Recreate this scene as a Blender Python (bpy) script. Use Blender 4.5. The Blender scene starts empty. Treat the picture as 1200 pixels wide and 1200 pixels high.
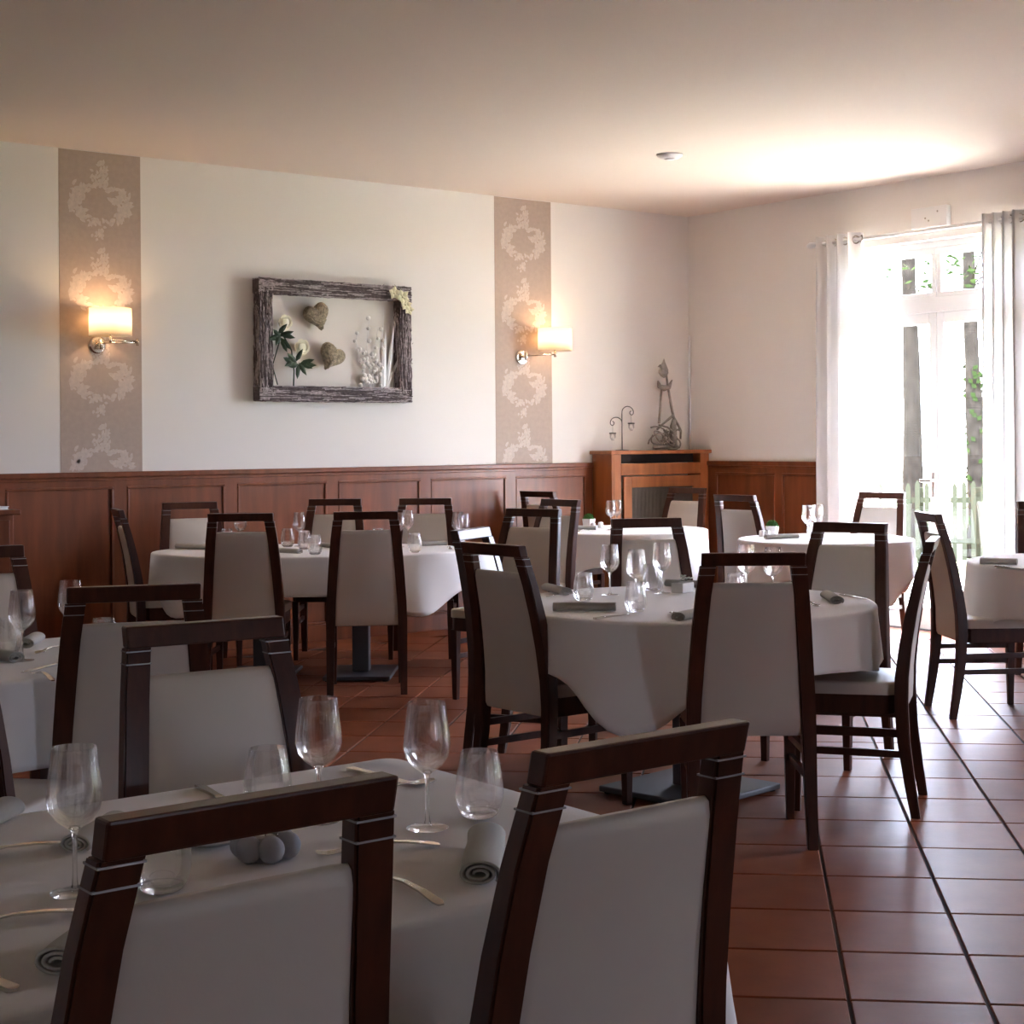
import bpy, bmesh, math, random
from mathutils import Vector, Matrix
random.seed(7)
PI = math.pi
sc = bpy.context.scene
col = sc.collection

# ------------------------------------------------------------------ camera
FPX, HEAD, HY, HX, ROLL, EYE = 1873.92, 0.89741, 515.57, 658.6, 0.00767, 1.42
FW = Vector((math.cos(HEAD), math.sin(HEAD), 0)); RT = Vector((math.sin(HEAD), -math.cos(HEAD), 0)); DN = Vector((0, 0, -1))
cam = bpy.data.cameras.new('camera'); camo = bpy.data.objects.new('camera', cam); col.objects.link(camo)
cam.sensor_width = 36; cam.lens = FPX / 1200 * 36
cam.shift_x = (600 - HX) / 1200; cam.shift_y = (HY - 600) / 1200
cr, sr = math.cos(ROLL), math.sin(ROLL)
ax, ay, az = cr * RT + sr * DN, sr * RT - cr * DN, -FW
M4 = Matrix(((ax.x, ay.x, az.x, 0), (ax.y, ay.y, az.y, 0), (ax.z, ay.z, az.z, EYE), (0, 0, 0, 1)))
camo.matrix_world = M4
cam.clip_end = 300
sc.camera = camo

# ------------------------------------------------------------------ world, light, exposure
SKY = 70.0
w = bpy.data.worlds.new('sky'); sc.world = w; w.use_nodes = True
bg = w.node_tree.nodes['Background']
bg.inputs[0].default_value = (0.71, 0.765, 1.0, 1); bg.inputs[1].default_value = SKY
sun = bpy.data.lights.new('sun', 'SUN'); sun.energy = 185; sun.color = (1.0, .94, .82); sun.angle = .02
suno = bpy.data.objects.new('sun', sun); col.objects.link(suno)
suno.rotation_euler = Vector((.07, .76, .65)).to_track_quat('Z', 'Y').to_euler(); suno.location = (20, 30, 30)
vs = sc.view_settings
vs.view_transform = 'Standard'; vs.look = 'None'; vs.gamma = 1; vs.use_curve_mapping = False
vs.exposure = 0.0
sc.cycles.use_denoising = True
sc.cycles.max_bounces = 10; sc.cycles.diffuse_bounces = 5; sc.cycles.transparent_max_bounces = 24
sc.cycles.sample_clamp_indirect = 0
sc.cycles.caustics_reflective = False; sc.cycles.caustics_refractive = False

XR, YB, CEIL, WAIN = 9.37, 10.0, 3.316, 1.235      # window wall, art wall, ceiling, top of wainscot
XL, YF = -2.6, -9.0
WINS = [(6.58, 8.20), (2.0, 2.85), (-1.5, -.9)]       # french windows in the window wall (y from, y to); last two unseen, added as fill light
WH = 2.86
FWINS = [(3.7, 4.4)]                                # unseen narrow window added far behind for cool fill light (x from, x to)
def portal(name, loc, rot, sx, sy):
    l = bpy.data.lights.new(name, 'AREA'); l.shape = 'RECTANGLE'; l.size = sx; l.size_y = sy
    l.cycles.is_portal = True
    o = bpy.data.objects.new(name, l); col.objects.link(o); o.location = loc; o.rotation_euler = rot
for a, b in WINS: portal('window_portal', (XR + .33, (a + b) / 2, WH / 2), (0, PI / 2, 0), WH, b - a)
for a, b in FWINS: portal('window_portal', ((a + b) / 2, YF - .33, WH / 2 + .0), (PI / 2, 0, 0), b - a, WH)

def spot(px, py, z):                                 # the point of height z seen in direction (px, py)
    dx, dy = (px - HX) / FPX, (py - HY) / FPX
    dx, dy = cr * dx - sr * dy, sr * dx + cr * dy
    d = FW + dx * RT + dy * DN
    t = (z - EYE) / d.z
    return Vector((d.x * t, d.y * t, z))
def ground(px, dist):
    d = FW + (px - HX) / FPX * RT
    return Vector((d.x * dist, d.y * dist, 0))

# ------------------------------------------------------------------ materials
def mat(name, rgb, rough=.5, metal=0, bump=0, bscale=60, var=0, vscale=4, stretch=None, coat=0, spec=.5, sheen=0, emit=None, rnd=0, trans=0, sub=0):
    m = bpy.data.materials.new(name); m.use_nodes = True
    nt = m.node_tree; b = nt.nodes['Principled BSDF']
    b.inputs['Base Color'].default_value = (*rgb, 1); b.inputs['Roughness'].default_value = rough
    b.inputs['Metallic'].default_value = metal; b.inputs['Specular IOR Level'].default_value = spec
    b.inputs['Coat Weight'].default_value = coat; b.inputs['Coat Roughness'].default_value = .12
    b.inputs['Sheen Weight'].default_value = sheen
    if emit: b.inputs['Emission Color'].default_value = (*emit[0], 1); b.inputs['Emission Strength'].default_value = emit[1]
    if var or bump or rnd:
        tc = nt.nodes.new('ShaderNodeTexCoord'); mp = nt.nodes.new('ShaderNodeMapping')
        nt.links.new(tc.outputs['Object'], mp.inputs[0])
        if stretch: mp.inputs['Scale'].default_value = stretch
    if var or rnd:
        n = nt.nodes.new('ShaderNodeTexNoise'); n.inputs['Scale'].default_value = vscale; n.inputs['Detail'].default_value = 6
        if rnd:
            oi = nt.nodes.new('ShaderNodeObjectInfo'); ad = nt.nodes.new('ShaderNodeVectorMath'); ad.operation = 'ADD'
            sm = nt.nodes.new('ShaderNodeVectorMath'); sm.operation = 'SCALE'; sm.inputs[3].default_value = 9
            cx = nt.nodes.new('ShaderNodeCombineXYZ'); nt.links.new(oi.outputs['Random'], cx.inputs[0]); nt.links.new(oi.outputs['Random'], cx.inputs[1])
            nt.links.new(cx.outputs[0], sm.inputs[0]); nt.links.new(mp.outputs[0], ad.inputs[0]); nt.links.new(sm.outputs[0], ad.inputs[1])
            nt.links.new(ad.outputs[0], n.inputs['Vector'])
        else: nt.links.new(mp.outputs[0], n.inputs['Vector'])
        r = nt.nodes.new('ShaderNodeMapRange'); r.inputs[1].default_value = .3; r.inputs[2].default_value = .7
        r.inputs[3].default_value = 1 - var; r.inputs[4].default_value = 1 + var
        nt.links.new(n.outputs[0], r.inputs[0])
        h = nt.nodes.new('ShaderNodeHueSaturation'); h.inputs['Color'].default_value = (*rgb, 1)
        if rnd:
            r2 = nt.nodes.new('ShaderNodeMapRange'); r2.inputs[3].default_value = 1 - rnd; r2.inputs[4].default_value = 1 + rnd
            nt.links.new(oi.outputs['Random'], r2.inputs[0])
            mu = nt.nodes.new('ShaderNodeMath'); mu.operation = 'MULTIPLY'
            nt.links.new(r.outputs[0], mu.inputs[0]); nt.links.new(r2.outputs[0], mu.inputs[1]); nt.links.new(mu.outputs[0], h.inputs['Value'])
        else: nt.links.new(r.outputs[0], h.inputs['Value'])
        nt.links.new(h.outputs[0], b.inputs['Base Color'])
    if bump:
        n2 = nt.nodes.new('ShaderNodeTexNoise'); n2.inputs['Scale'].default_value = bscale; n2.inputs['Detail'].default_value = 4
        nt.links.new(mp.outputs[0], n2.inputs['Vector'])
        bp = nt.nodes.new('ShaderNodeBump'); bp.inputs['Strength'].default_value = bump; bp.inputs['Distance'].default_value = .004
        nt.links.new(n2.outputs[0], bp.inputs['Height']); nt.links.new(bp.outputs[0], b.inputs['Normal'])
    if trans:
        t = nt.nodes.new('ShaderNodeBsdfTranslucent'); t.inputs[0].default_value = (*rgb, 1)
        mx = nt.nodes.new('ShaderNodeMixShader'); mx.inputs[0].default_value = trans
        nt.links.new(b.outputs[0], mx.inputs[1]); nt.links.new(t.outputs[0], mx.inputs[2])
        nt.links.new(mx.outputs[0], nt.nodes['Material Output'].inputs[0])
    return m
def thin_glass(name, tint=(1, 1, 1), base=.05, edge=.7, power=4.0):
    """thin pane or wall: clear, with reflection that grows towards grazing angles on both faces"""
    m = bpy.data.materials.new(name); m.use_nodes = True; nt = m.node_tree; nt.nodes.clear()
    o = nt.nodes.new('ShaderNodeOutputMaterial'); mx = nt.nodes.new('ShaderNodeMixShader')
    t = nt.nodes.new('ShaderNodeBsdfTransparent'); t.inputs[0].default_value = (*tint, 1)
    g = nt.nodes.new('ShaderNodeBsdfGlossy'); g.inputs['Roughness'].default_value = 0; g.inputs[0].default_value = (1, 1, 1, 1)
    f = nt.nodes.new('ShaderNodeLayerWeight'); f.inputs[0].default_value = .5
    pw = nt.nodes.new('ShaderNodeMath'); pw.operation = 'POWER'; pw.inputs[1].default_value = power
    mu = nt.nodes.new('ShaderNodeMath'); mu.operation = 'MULTIPLY_ADD'; mu.inputs[1].default_value = edge; mu.inputs[2].default_value = base; mu.use_clamp = True
    nt.links.new(f.outputs['Facing'], pw.inputs[0]); nt.links.new(pw.outputs[0], mu.inputs[0]); nt.links.new(mu.outputs[0], mx.inputs[0])
    nt.links.new(t.outputs[0], mx.inputs[1]); nt.links.new(g.outputs[0], mx.inputs[2]); nt.links.new(mx.outputs[0], o.inputs[0])
    return m
def solid_glass(name):
    m = bpy.data.materials.new(name); m.use_nodes = True; b = m.node_tree.nodes['Principled BSDF']
    b.inputs['Transmission Weight'].default_value = 1; b.inputs['Roughness'].default_value = 0; b.inputs['IOR'].default_value = 1.45
    b.inputs['Base Color'].default_value = (1, 1, 1, 1)
    return m
m_wall = mat('wall_paint', (.79, .75, .695), .8, bump=.05, bscale=180)
m_ceil = mat('ceiling_paint', (.72, .62, .53), .85, bump=.04, bscale=120)
m_wallpaper = mat('taupe_wallpaper', (.44, .345, .28), .75, var=.05, vscale=30)
m_motif = mat('pale_print', (.56, .475, .415), .75, var=.1, vscale=40)
m_panelwood = mat('cherry_panelling', (.195, .056, .019), .36, var=.22, vscale=3, stretch=(6, 6, .7), coat=.05, spec=.35, bump=.03, bscale=40)
m_cabwood = mat('honey_cherry_wood', (.36, .12, .035), .36, var=.2, vscale=3, stretch=(6, 6, .7), coat=.25)
m_dark = mat('shaded_gap_and_black_parts', (.02, .012, .01), .8)  # painted shade in the vent slot; plain black for feet, wicks, shaker holes
m_chair = mat('dark_walnut_lacquer', (.058, .0175, .0088), .36, var=.25, vscale=5, stretch=(8, 8, 1), coat=.06, spec=.35)
m_cream = mat('cream_leatherette', (.60, .55, .49), .5, bump=.05, bscale=250)
m_silver = mat('silver_inlay', (.30, .29, .29), .45, metal=1)
m_cloth = mat('white_tablecloth', (.83, .81, .80), .85, bump=.06, bscale=400, sheen=.1)
m_napkin = mat('grey_napkin', (.46, .45, .415), .9, bump=.1, bscale=300)
m_tile = mat('terracotta_tile', (.25, .078, .038), .40, var=.14, vscale=5, bump=.04, bscale=30, rnd=.14, spec=.07)
m_grout = mat('grout', (.075, .052, .042), .85, bump=.2, bscale=120)
m_white = mat('white_paint', (.80, .79, .77), .4)
m_curtain = mat('white_curtain', (.80, .78, .76), .85, bump=.04, bscale=300, trans=.16)
m_steel = mat('steel', (.62, .60, .57), .2, metal=1)
m_chrome = mat('satin_nickel', (.72, .66, .58), .22, metal=1)
m_iron = mat('black_iron', (.03, .028, .026), .45, metal=.6)
m_greybase = mat('grey_powder_coat', (.085, .085, .095), .5)
def wall_glass(name, clear):
    m = solid_glass(name); nt = m.node_tree; b = nt.nodes['Principled BSDF']
    t = nt.nodes.new('ShaderNodeBsdfTransparent'); mx = nt.nodes.new('ShaderNodeMixShader'); mx.inputs[0].default_value = clear
    nt.links.new(b.outputs[0], mx.inputs[1]); nt.links.new(t.outputs[0], mx.inputs[2]); nt.links.new(mx.outputs[0], nt.nodes['Material Output'].inputs[0])
    return m
m_glass = wall_glass('wine_glass_wall', .68)
m_stem = wall_glass('wine_glass_stem', .3)
m_pane = thin_glass('window_pane', (.97, .98, .97), .05, .6, 5)
m_twig = mat('grey_lilac_twigs', (.13, .10, .10), .85, rnd=0, var=.45, vscale=45, bump=.4, bscale=120)
m_twig2 = mat('pale_twigs', (.44, .38, .38), .85, var=.4, vscale=45)
m_wicker = mat('woven_straw', (.34, .29, .20), .8, var=.5, vscale=60, bump=.6, bscale=90)
m_board = mat('ivory_board', (.74, .69, .63), .8)
m_rose = mat('cream_rose', (.88, .84, .66), .7)
m_orchid = mat('pale_yellow_orchid', (.78, .74, .50), .7)
m_leaf = mat('dark_green_leaf', (.022, .045, .016), .5)
m_berry = mat('white_berry', (.85, .82, .77), .5)
m_blade = mat('silver_white_blade', (.80, .78, .75), .35)
m_drift = mat('grey_driftwood', (.30, .265, .22), .85, var=.3, vscale=30, bump=.4, bscale=60)
m_stone = mat('grey_stone', (.40, .42, .46), .7, bump=.15, bscale=80)
m_box = mat('box_hedge_green', (.05, .16, .025), .8, var=.3, vscale=60)
m_porc = mat('white_porcelain', (.80, .79, .77), .25)
m_petal = mat('white_petal', (.82, .82, .74), .7)
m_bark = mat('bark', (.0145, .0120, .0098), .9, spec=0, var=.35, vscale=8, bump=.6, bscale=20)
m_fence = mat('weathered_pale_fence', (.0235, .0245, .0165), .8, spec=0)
m_grass = mat('lawn', (.10, .13, .045), .9, var=.35, vscale=1.2)
m_gravel = mat('pale_paving', (.45, .42, .37), .9)
m_mesh = mat('radiator_grille', (.13, .105, .085), .5, metal=.4, bump=.5, bscale=200)

# ------------------------------------------------------------------ mesh helpers
def mesh_obj(name, verts, faces, m, parent=None, smooth=False, bevel=0, loc=None):
    me = bpy.data.meshes.new(name); me.from_pydata([tuple(v) for v in verts], [], faces); me.update()
    bm = bmesh.new(); bm.from_mesh(me); bmesh.ops.recalc_face_normals(bm, faces=bm.faces)
    if bevel: bmesh.ops.bevel(bm, geom=[e for e in bm.edges], offset=bevel, segments=2, affect='EDGES', profile=.5)
    bm.to_mesh(me); bm.free()
    if smooth:
        for p in me.polygons: p.use_smooth = True
    me.materials.append(m)
    o = bpy.data.objects.new(name, me); col.objects.link(o)
    if parent: o.parent = parent
    if loc is not None: o.location = loc
    return o
class G:                                   # collects shapes for one mesh
    def __init__(s): s.v = []; s.f = []
    def add(s, vs, fs):
        b = len(s.v); s.v += [Vector(v) for v in vs]; s.f += [tuple(b + i for i in f) for f in fs]; return s
    def box(s, x0, x1, y0, y1, z0, z1):
        v = [(x, y, z) for z in (z0, z1) for y in (y0, y1) for x in (x0, x1)]
        return s.add(v, [(0, 2, 3, 1), (4, 5, 7, 6), (0, 1, 5, 4), (2, 6, 7, 3), (0, 4, 6, 2), (1, 3, 7, 5)])
    def loft(s, rings, close=True):        # rings: equal-length loops of points
        n = len(rings[0]); vs = [p for r in rings for p in r]; fs = []
        for i in range(len(rings) - 1):
            for j in range(n): k = (j + 1) % n; fs.append((i * n + j, i * n + k, (i + 1) * n + k, (i + 1) * n + j))
        if close: fs.append(tuple(range(n))[::-1]); fs.append(tuple((len(rings) - 1) * n + j for j in range(n)))
        return s.add(vs, fs)
    def tube(s, pts, r, n=8):
        pts = [Vector(p) for p in pts]; rings = []; rr = r if isinstance(r, (list, tuple)) else [r] * len(pts)
        up = None
        for i, p in enumerate(pts):
            t = (pts[min(i + 1, len(pts) - 1)] - pts[max(i - 1, 0)]).normalized()
            if up is None: up = t.orthogonal().normalized()
            else: up = (up - t * up.dot(t)); up = up.normalized() if up.length > 1e-6 else t.orthogonal().normalized()
            bi = t.cross(up)
            rings.append([p + rr[i] * (math.cos(2 * PI * k / n) * up + math.sin(2 * PI * k / n) * bi) for k in range(n)])
        return s.loft(rings)
    def lathe(s, prof, n=24, c=(0, 0, 0), close=False):
        c = Vector(c)
        return s.loft([[c + Vector((r * math.cos(2 * PI * k / n), r * math.sin(2 * PI * k / n), z)) for k in range(n)] for r, z in prof], close)
    def ball(s, c, r, sq=(1, 1, 1), nu=10, nv=6):
        c = Vector(c); rings = []
        for i in range(nv + 1):
            a = PI * (i + .001) / (nv + .002) - PI / 2
            rings.append([c + Vector((r * sq[0] * math.cos(a) * math.cos(2 * PI * k / nu), r * sq[1] * math.cos(a) * math.sin(2 * PI * k / nu), r * sq[2] * math.sin(a))) for k in range(nu)])
        return s.loft(rings)
    def xf(s, m4):
        s.v = [m4 @ v for v in s.v]; return s
    def obj(s, name, m, parent=None, smooth=False, bevel=0, loc=None): return mesh_obj(name, s.v, s.f, m, parent, smooth, bevel, loc)
def box(name, b, m, parent=None, bevel=0): return G().box(*b).obj(name, m, parent, bevel=bevel)
def tag(o, label, cat, group=None):
    o['label'] = label; o['category'] = cat
    if group: o['group'] = group
    return o
def struct(o, label=None):
    o['kind'] = 'structure'
    if label: o['label'] = label
    return o
def empty(name, loc=(0, 0, 0), rz=0):
    o = bpy.data.objects.new(name, None); col.objects.link(o); o.location = loc; o.rotation_euler = (0, 0, rz); o.empty_display_size = .1
    return o
def copy_tree(o, parent=None):
    c = o.copy(); col.objects.link(c); c.parent = parent
    for ch in [x for x in col.objects if x.parent == o]: copy_tree(ch, c)
    return c
def auto_smooth(o, deg=40):
    for p in o.data.polygons: p.use_smooth = True
    o.data.set_sharp_from_angle(angle=math.radians(deg))
    return o

# ------------------------------------------------------------------ room shell
TH_W = .32
floor = struct(box('floor', (XL - TH_W, XR + TH_W, YF - TH_W, YB + TH_W, -.2, -.006), m_grout), 'terracotta tiled floor laid diagonally')
struct(box('ceiling', (XL - TH_W, XR + TH_W, YF - TH_W, YB + TH_W, CEIL, CEIL + .2), m_ceil))
wall_back = struct(box('wall_back', (XL - TH_W, XR + TH_W, YB, YB + TH_W, -.006, CEIL), m_wall))
struct(box('wall_left', (XL - TH_W, XL, YF, YB, -.006, CEIL), m_wall))
def wall_with_holes(name, axis, a0, a1, p0, p1, holes):
    g = G(); cur = a0
    for h0, h1 in sorted(holes):
        for (u0, u1, z0, z1) in ((cur, h0, -.006, CEIL), (h0, h1, WH, CEIL)):
            if axis == 'y': g.box(p0, p1, u0, u1, z0, z1)
            else: g.box(u0, u1, p0, p1, z0, z1)
        cur = h1
    if axis == 'y': g.box(p0, p1, cur, a1, -.006, CEIL)
    else: g.box(cur, a1, p0, p1, -.006, CEIL)
    return struct(g.obj(name, m_wall))
wall_with_holes('wall_right', 'y', YF, YB, XR, XR + TH_W, WINS)
wall_with_holes('wall_front', 'x', XL - TH_W, XR + TH_W, YF - TH_W, YF, FWINS)

# floor tiles, laid at 45 degrees
TU, TV, U0, V0, J = .385, .344, 4.095, -.2575, .009
cu, su = math.cos(PI / 4), math.sin(PI / 4)
tg = G(); a, b, c_ = (TU - J) / 2, (TV - J) / 2, .003
tg.loft([[(-a, -b, -.006), (a, -b, -.006), (a, b, -.006), (-a, b, -.006)], [(-a, -b, -c_), (a, -b, -c_), (a, b, -c_), (-a, b, -c_)],
         [(-a + c_, -b + c_, 0), (a - c_, -b + c_, 0), (a - c_, b - c_, 0), (-a + c_, b - c_, 0)]])
tile0 = tg.obj('tile', m_tile); tile_me = tile0.data; bpy.data.objects.remove(tile0)
def frame_pos(p):
    d = p - Vector((0, 0, EYE)); f = d.dot(FW)
    if f < .4: return None
    return HX + FPX * d.dot(RT) / f, HY - FPX * d.z / f, f
cells = []
for i in range(-45, 45):
    for j in range(-45, 45):
        u, v = U0 + (i + .5) * TU, V0 + (j + .5) * TV
        x, y = u * cu - v * su, u * su + v * cu
        if x < XL + .27 or x > XR - .27 or y < YF + .27 or y > YB - .27: continue
        q = frame_pos(Vector((x, y, 0)))
        vis = q and -60 < q[0] < 1260 and q[1] < 1260
        cells.append((0 if vis else 1, q[2] if q else 99, x, y))
cells.sort()
rest = G()
for k, (vis, d, x, y) in enumerate(cells):
    if k < 300:
        o = bpy.data.objects.new('tile', tile_me); col.objects.link(o); o.parent = floor; o.location = (x, y, 0); o.rotation_euler = (0, 0, PI / 4)
    else: rest.add([Matrix.Rotation(PI / 4, 4, 'Z') @ v.co + Vector((x, y, 0)) for v in tile_me.vertices], [tuple(p.vertices) for p in tile_me.polygons])
# strip of cut tiles along the walls
rest.box(XL, XR, YB - .33, YB, -.006, -.0004); rest.box(XR - .33, XR, YF, YB - .33, -.006, -.0004)
ro = rest.obj('tile_field', m_tile, floor); ro['kind'] = 'stuff'

# wainscot
def wainscot(name, axis, a0, a1, p, sgn, pans, m=m_panelwood):
    """runs along axis from a0 to a1 at wall plane p; sgn points into the room"""
    def bx(nm, u0, u1, d0, d1, z0, z1, par, bev=0, mm=m):
        q0, q1 = sorted((p + sgn * d0, p + sgn * d1))
        return box(nm, (u0, u1, q0, q1, z0, z1) if axis == 'x' else (q0, q1, u0, u1, z0, z1), mm, par, bev)
    root = struct(bx(name, a0, a1, 0, .012, 0, 1.2, None))
    bx('chair_rail', a0, a1, 0, .045, 1.2, WAIN, root, .006)
    bx('chair_rail_moulding', a0, a1, 0, .03, 1.178, 1.2, root, .004)
    bx('top_rail', a0, a1, .012, .024, 1.14, 1.178, root)
    bx('skirting', a0, a1, .012, .03, 0, .12, root, .003)
    prev = a0
    for u0, u1 in pans:
        if u0 > prev: bx('stile', prev, u0, .012, .024, .12, 1.14, root)
        for (x0, x1, z0, z1) in ((u0, u1, 1.122, 1.14), (u0, u1, .12, .138), (u0, u0 + .018, .138, 1.122), (u1 - .018, u1, .138, 1.122)):
            bx('panel_moulding', x0, x1, .012, .028, z0, z1, root, .005)
        bx('panel', u0 + .02, u1 - .02, .012, .016, .14, 1.12, root, .0015)
        prev = u1
    if prev < a1: bx('stile', prev, a1, .012, .024, .12, 1.14, root)
    return root
pb = [(3.51 + .797 * k, 3.51 + .797 * k + .705) for k in range(-4, 6)]
wainscot('trim_1', 'x', XL, 8.27, YB, -1, [(u, v) for u, v in pb if v < 8.25])
wainscot('trim_2', 'y', 8.22, 9.745, XR, -1, [(8.28, 8.90), (8.98, 9.66)])
wainscot('trim_3', 'y', 2.89, 6.54, XR, -1, [(2.95 + .72 * k, 2.92 + .72 * k + .62) for k in range(5)])

# wallpaper strips with printed crowned wreaths
def motif_mesh():
    g = G(); rnd = random.Random(3)
    def leaf(cx, cz, ang, L, W_):
        ca, sa = math.cos(ang), math.sin(ang)
        pts = [(0, 0), (.3, .5), (.65, .42), (1, 0), (.65, -.42), (.3, -.5)]
        y = -.0006 - rnd.random() * .0004
        vs = [(cx + L * a_ * ca - W_ * b_ * sa, y, cz + L * a_ * sa + W_ * b_ * ca) for a_, b_ in pts]
        g.add(vs, [tuple(range(6))])
    # wreath ring, heavier at the sides
    for k in range(150):
        t = 2 * PI * k / 150; side = abs(math.cos(t)); 
        if rnd.random() > .30 + .8 * side ** 2: continue
        rx, rz = .155 + rnd.gauss(0, .012 + .014 * side), .118 + rnd.gauss(0, .008 + .008 * side)
        cx, cz = rx * math.cos(t), rz * math.sin(t) - .01
        leaf(cx, cz, t + rnd.choice((.6, 1.3, 2.2, -1)) + rnd.gauss(0, .3), .03 + .03 * side, .017 + .012 * side)
    for s in (-1, 1):                                   # side scrolls
        for k in range(16): leaf(s * (.17 + rnd.gauss(0, .016)), rnd.gauss(.012, .042), rnd.random() * 6.3, .034, .02)
        for k in range(6): leaf(s * (.145 + rnd.gauss(0, .012)), -.075 + rnd.gauss(0, .012), rnd.random() * 6.3, .026, .016)
    for k in range(52):                                 # crown
        z = .10 + .15 * rnd.random(); leaf(rnd.gauss(0, .036 * (1.25 - (z - .10) * 5)), z, PI / 2 + rnd.gauss(0, .8), .032, .018)
    for k in range(18): leaf(rnd.gauss(0, .035), .115 + rnd.gauss(0, .01), rnd.random() * 6.3, .028, .018)
    leaf(0, .23, PI / 2, .045, .022)
    for k in range(20): leaf(rnd.gauss(0, .02), -.155 - .09 * rnd.random(), -PI / 2 + rnd.gauss(0, .9), .028, .018)
    for k in range(10): leaf(rnd.gauss(0, .05), -.128 + rnd.gauss(0, .007), rnd.random() * 6.3, .026, .016)
    return g
mo0 = motif_mesh().obj('wallpaper_motif', m_motif); mo_me = mo0.data; bpy.data.objects.remove(mo0)
for x0, x1 in ((3.872, 4.425), (7.322, 7.878)):
    st = box('wallpaper_strip', (x0, x1, YB - .002, YB, WAIN, CEIL - .004), m_wallpaper, wall_back)
    st['label'] = 'taupe wallpaper strip printed with pale crowned wreaths'
    for cz in (2.99, 2.42, 1.845):
        o = bpy.data.objects.new('wallpaper_motif', mo_me); col.objects.link(o); o.parent = st; o.location = ((x0 + x1) / 2, YB - .002, cz)
    gtop = [v.co.copy() for v in mo_me.vertices]
    g = G()
    for p in mo_me.polygons:                             # the lowest wreath is cut by the rail
        vs = [mo_me.vertices[i].co for i in p.vertices]
        if min(v.z for v in vs) + 1.275 > WAIN + .002: g.add(vs, [tuple(range(len(vs)))])
    g.obj('wallpaper_motif', m_motif, st, loc=((x0 + x1) / 2, YB - .002, 1.275))

# french windows
def french_window(name, axis, a, b, p, sgn):
    """opening a..b along axis in wall face p; sgn points outwards"""
    root = empty(name, (0, 0, 0)); struct(root)
    d0, d1 = .10, .16
    def bx(nm, u0, u1, z0, z1, par, e0=d0, e1=d1, mm=m_white, bev=.004):
        q0, q1 = sorted((p + sgn * e0, p + sgn * e1))
        return box(nm, (u0, u1, q0, q1, z0, z1) if axis == 'x' else (q0, q1, u0, u1, z0, z1), mm, par, bev)
    mid = 7.455 if a < 7.455 < b else (a + b) / 2
    fr = bx('frame_jamb', a, a + .05, 0, WH, root); bx('frame_jamb', b - .05, b, 0, WH, root); bx('frame_head', a + .05, b - .05, WH - .05, WH, root)
    bx('transom', a + .05, b - .05, 2.335, 2.45, root, d0 - .02, d1)
    bx('threshold', a + .05, b - .05, 0, .03, root)
    for s0, s1 in ((a + .05, mid - .003), (mid + .003, b - .05)):
        # fanlight sash
        o = bx('fanlight_rail', s0, s1, WH - .10, WH - .05, root); bx('fanlight_rail', s0, s1, 2.45, 2.485, root)
        bx('fanlight_stile', s0, s0 + .04, 2.485, WH - .10, root); bx('fanlight_stile', s1 - .04, s1, 2.485, WH - .10, root)
        bx('pane', s0 + .04, s1 - .04, 2.485, WH - .10, root, d0 + .027, d0 + .031, m_pane, 0)
        # door leaf
        bx('leaf_stile', s0, s0 + .065, .03, 2.335, root); bx('leaf_stile', s1 - .065, s1, .03, 2.335, root)
        bx('leaf_rail', s0 + .065, s1 - .065, 2.255, 2.335, root); bx('leaf_rail', s0 + .065, s1 - .065, .03, .16, root)
        bx('pane', s0 + .065, s1 - .065, .16, 2.255, root, d0 + .027, d0 + .031, m_pane, 0)
    h = bx('handle_plate', mid + .02, mid + .045, .98, 1.16, root, d0 - .012, d0, m_steel, .003)
    bx('handle_lever', mid + .02, mid + .13, 1.09, 1.108, root, d0 - .05, d0 - .035, m_steel, .004)
    return root
for i, (a, b) in enumerate(WINS): french_window('window_%d' % (i + 1), 'y', a, b, XR, 1)
for i, (a, b) in enumerate(FWINS): french_window('window_%d' % (i + len(WINS) + 1), 'x', a, b, YF, -1)

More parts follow.
